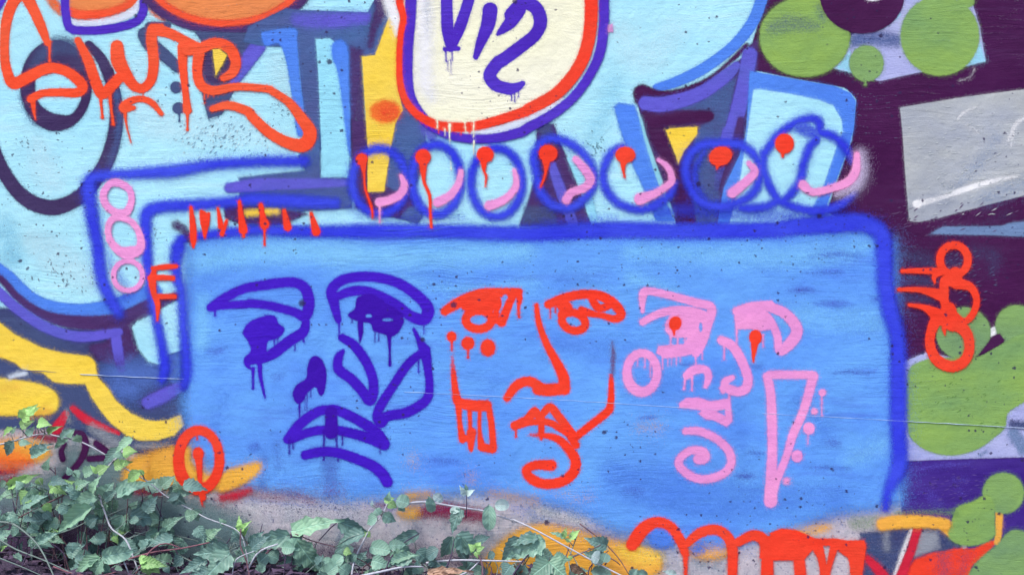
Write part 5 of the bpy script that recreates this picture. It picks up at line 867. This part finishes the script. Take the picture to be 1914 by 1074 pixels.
low_plant('dense bluish bramble leaves over the grey concrete at the left edge', 0, 200, 36, 31, 900, 1045, 1.15, 'ddkdmk')
low_plant('dense bramble leaves below the plum numeral', 170, 340, 28, 32, 905, 1040, 1.15, 'ddkdmk')
low_plant('dense bramble leaves right of the pale stem at the lower left', 320, 480, 18, 33, 975, 1065, 1.1, 'ddkkm')
low_plant('small bluish bramble leaves filling the left corner above the soil', 0, 330, 34, 35, 905, 1010, .95, 'ddmk')
low_plant('upper bramble leaves climbing over the amber patch at the left edge', 0, 200, 12, 36, 870, 950, .85, 'ddmml')
low_plant('dense dark bramble leaves below the bare concrete', 500, 900, 14, 34, 1045, 1080, 1.2, 'kkdk')

# dry canes and a curled dry leaf lying on the soil
def twig(label, px, dep, w, c_):
    pth = path(px, dep); vs, fs = [], []; tube(vs, fs, pth, w * S / 2, w * S / 2 * .55)
    mesh_obj('dry_twig', vs, fs, CANE[c_], smooth=True, label=label, cat='twig', group='dry twigs lying among the brambles')
twig('pale curved dry twig at the bottom edge under the red face', N_(760, 1085, 950, 1042, 1100, 1012, 1230, 1012), [.16, .12], 5.5, 'pale')
twig('straight pale dry twig under the lime sprout at the bottom', N_(1250, 985, 1450, 965, 1700, 968, 1960, 975), [.10, .11], 4.5, 'pale')
twig('rusty dry twig rising to an orange tip below the pale cane', M_(780, 1000, 1080, 912, 1300, 880, 1500, 838), [.15, .12], 4.0, 'rust')
twig('pinkish arching dry twig crossing the rusty one', M_(960, 1085, 1040, 945, 1110, 870, 1190, 845, 1300, 880), [.16, .13], 3.6, 'rust')
twig('dark dry twig across the bottom left corner', M_(-40, 805, 120, 800, 270, 805, 420, 880, 480, 960), [.09, .12], 3.6, 'dark')
twig('short dark dry twig against the grey concrete', M_(340, 300, 370, 320, 400, 350), [.03, .03], 3.0, 'dark')
twig('forked pale dry twig beside the curled dry leaf', N_(1460, 1085, 1560, 1040, 1640, 960), [.12, .10], 4.0, 'pale')
twig('long thin grey twig rising through the bottom left leaves', M_(-30, 940, 150, 1010, 330, 1090), [.2, .2], 2.6, 'green')
twig('thin violet twig leaning right in the bottom left corner', M_(130, 1085, 160, 1000, 190, 930, 260, 860), [.19, .15], 2.4, 'dark')
twig('thin rusty twig lying flat left of the lime cluster', M_(380, 1010, 520, 1060, 700, 1075, 830, 1050), [.2, .19], 2.8, 'rust')
twig('bent thin twig above the two broad rounded leaves', M_(560, 1000, 600, 920, 612, 850), [.12, .1], 2.4, 'brown')
twig('thin pale twig leaning over the serrated leaf', M_(1660, 1085, 1690, 960, 1820, 900), [.16, .15], 2.6, 'pale')
R2 = random.Random(5)
dl = empty('dry_leaf', un(*N_(1400, 1075)[0], .13), label='curled beige dry leaf at the bottom edge', cat='leaf')
for bx, by_, tx, ty, w in ((1260, 1060, 1560, 1030, 60), (1300, 1075, 1540, 1085, 60)):
    p0, p1 = N_(bx, by_, tx, ty); place_leaf(dl, 'o', 'o', p0, p1, w / ZF, .13, R2, 'blade')
# leaf litter: uncountable scraps on the soil
lm_ = plain('leaf_litter', (84, 70, 96), .9); vs, fs = [], []
for k in range(2600):
    x = R.uniform(-2.4, .35); y = -abs(R.gauss(0.03, .22)); z = ground_h(x, y) + R.uniform(.001, .008); an = R.uniform(0, 6.28); l_ = R.uniform(.006, .022); w = l_ * R.uniform(.25, .6); b0 = len(vs)
    ca, sa = math.cos(an), math.sin(an)
    for u, v, hz in ((-l_, 0, R.uniform(0, .008)), (0, -w, 0), (l_, 0, R.uniform(0, .010)), (0, w, R.uniform(0, .006))): vs.append((x + u * ca - v * sa, min(-.006, y + u * sa + v * ca), z + hz))
    fs += [(b0, b0 + 1, b0 + 2), (b0, b0 + 2, b0 + 3)]
mesh_obj('leaf_litter', vs, fs, lm_, kind='stuff', label='dark scraps of dead leaves on the soil', cat='litter')
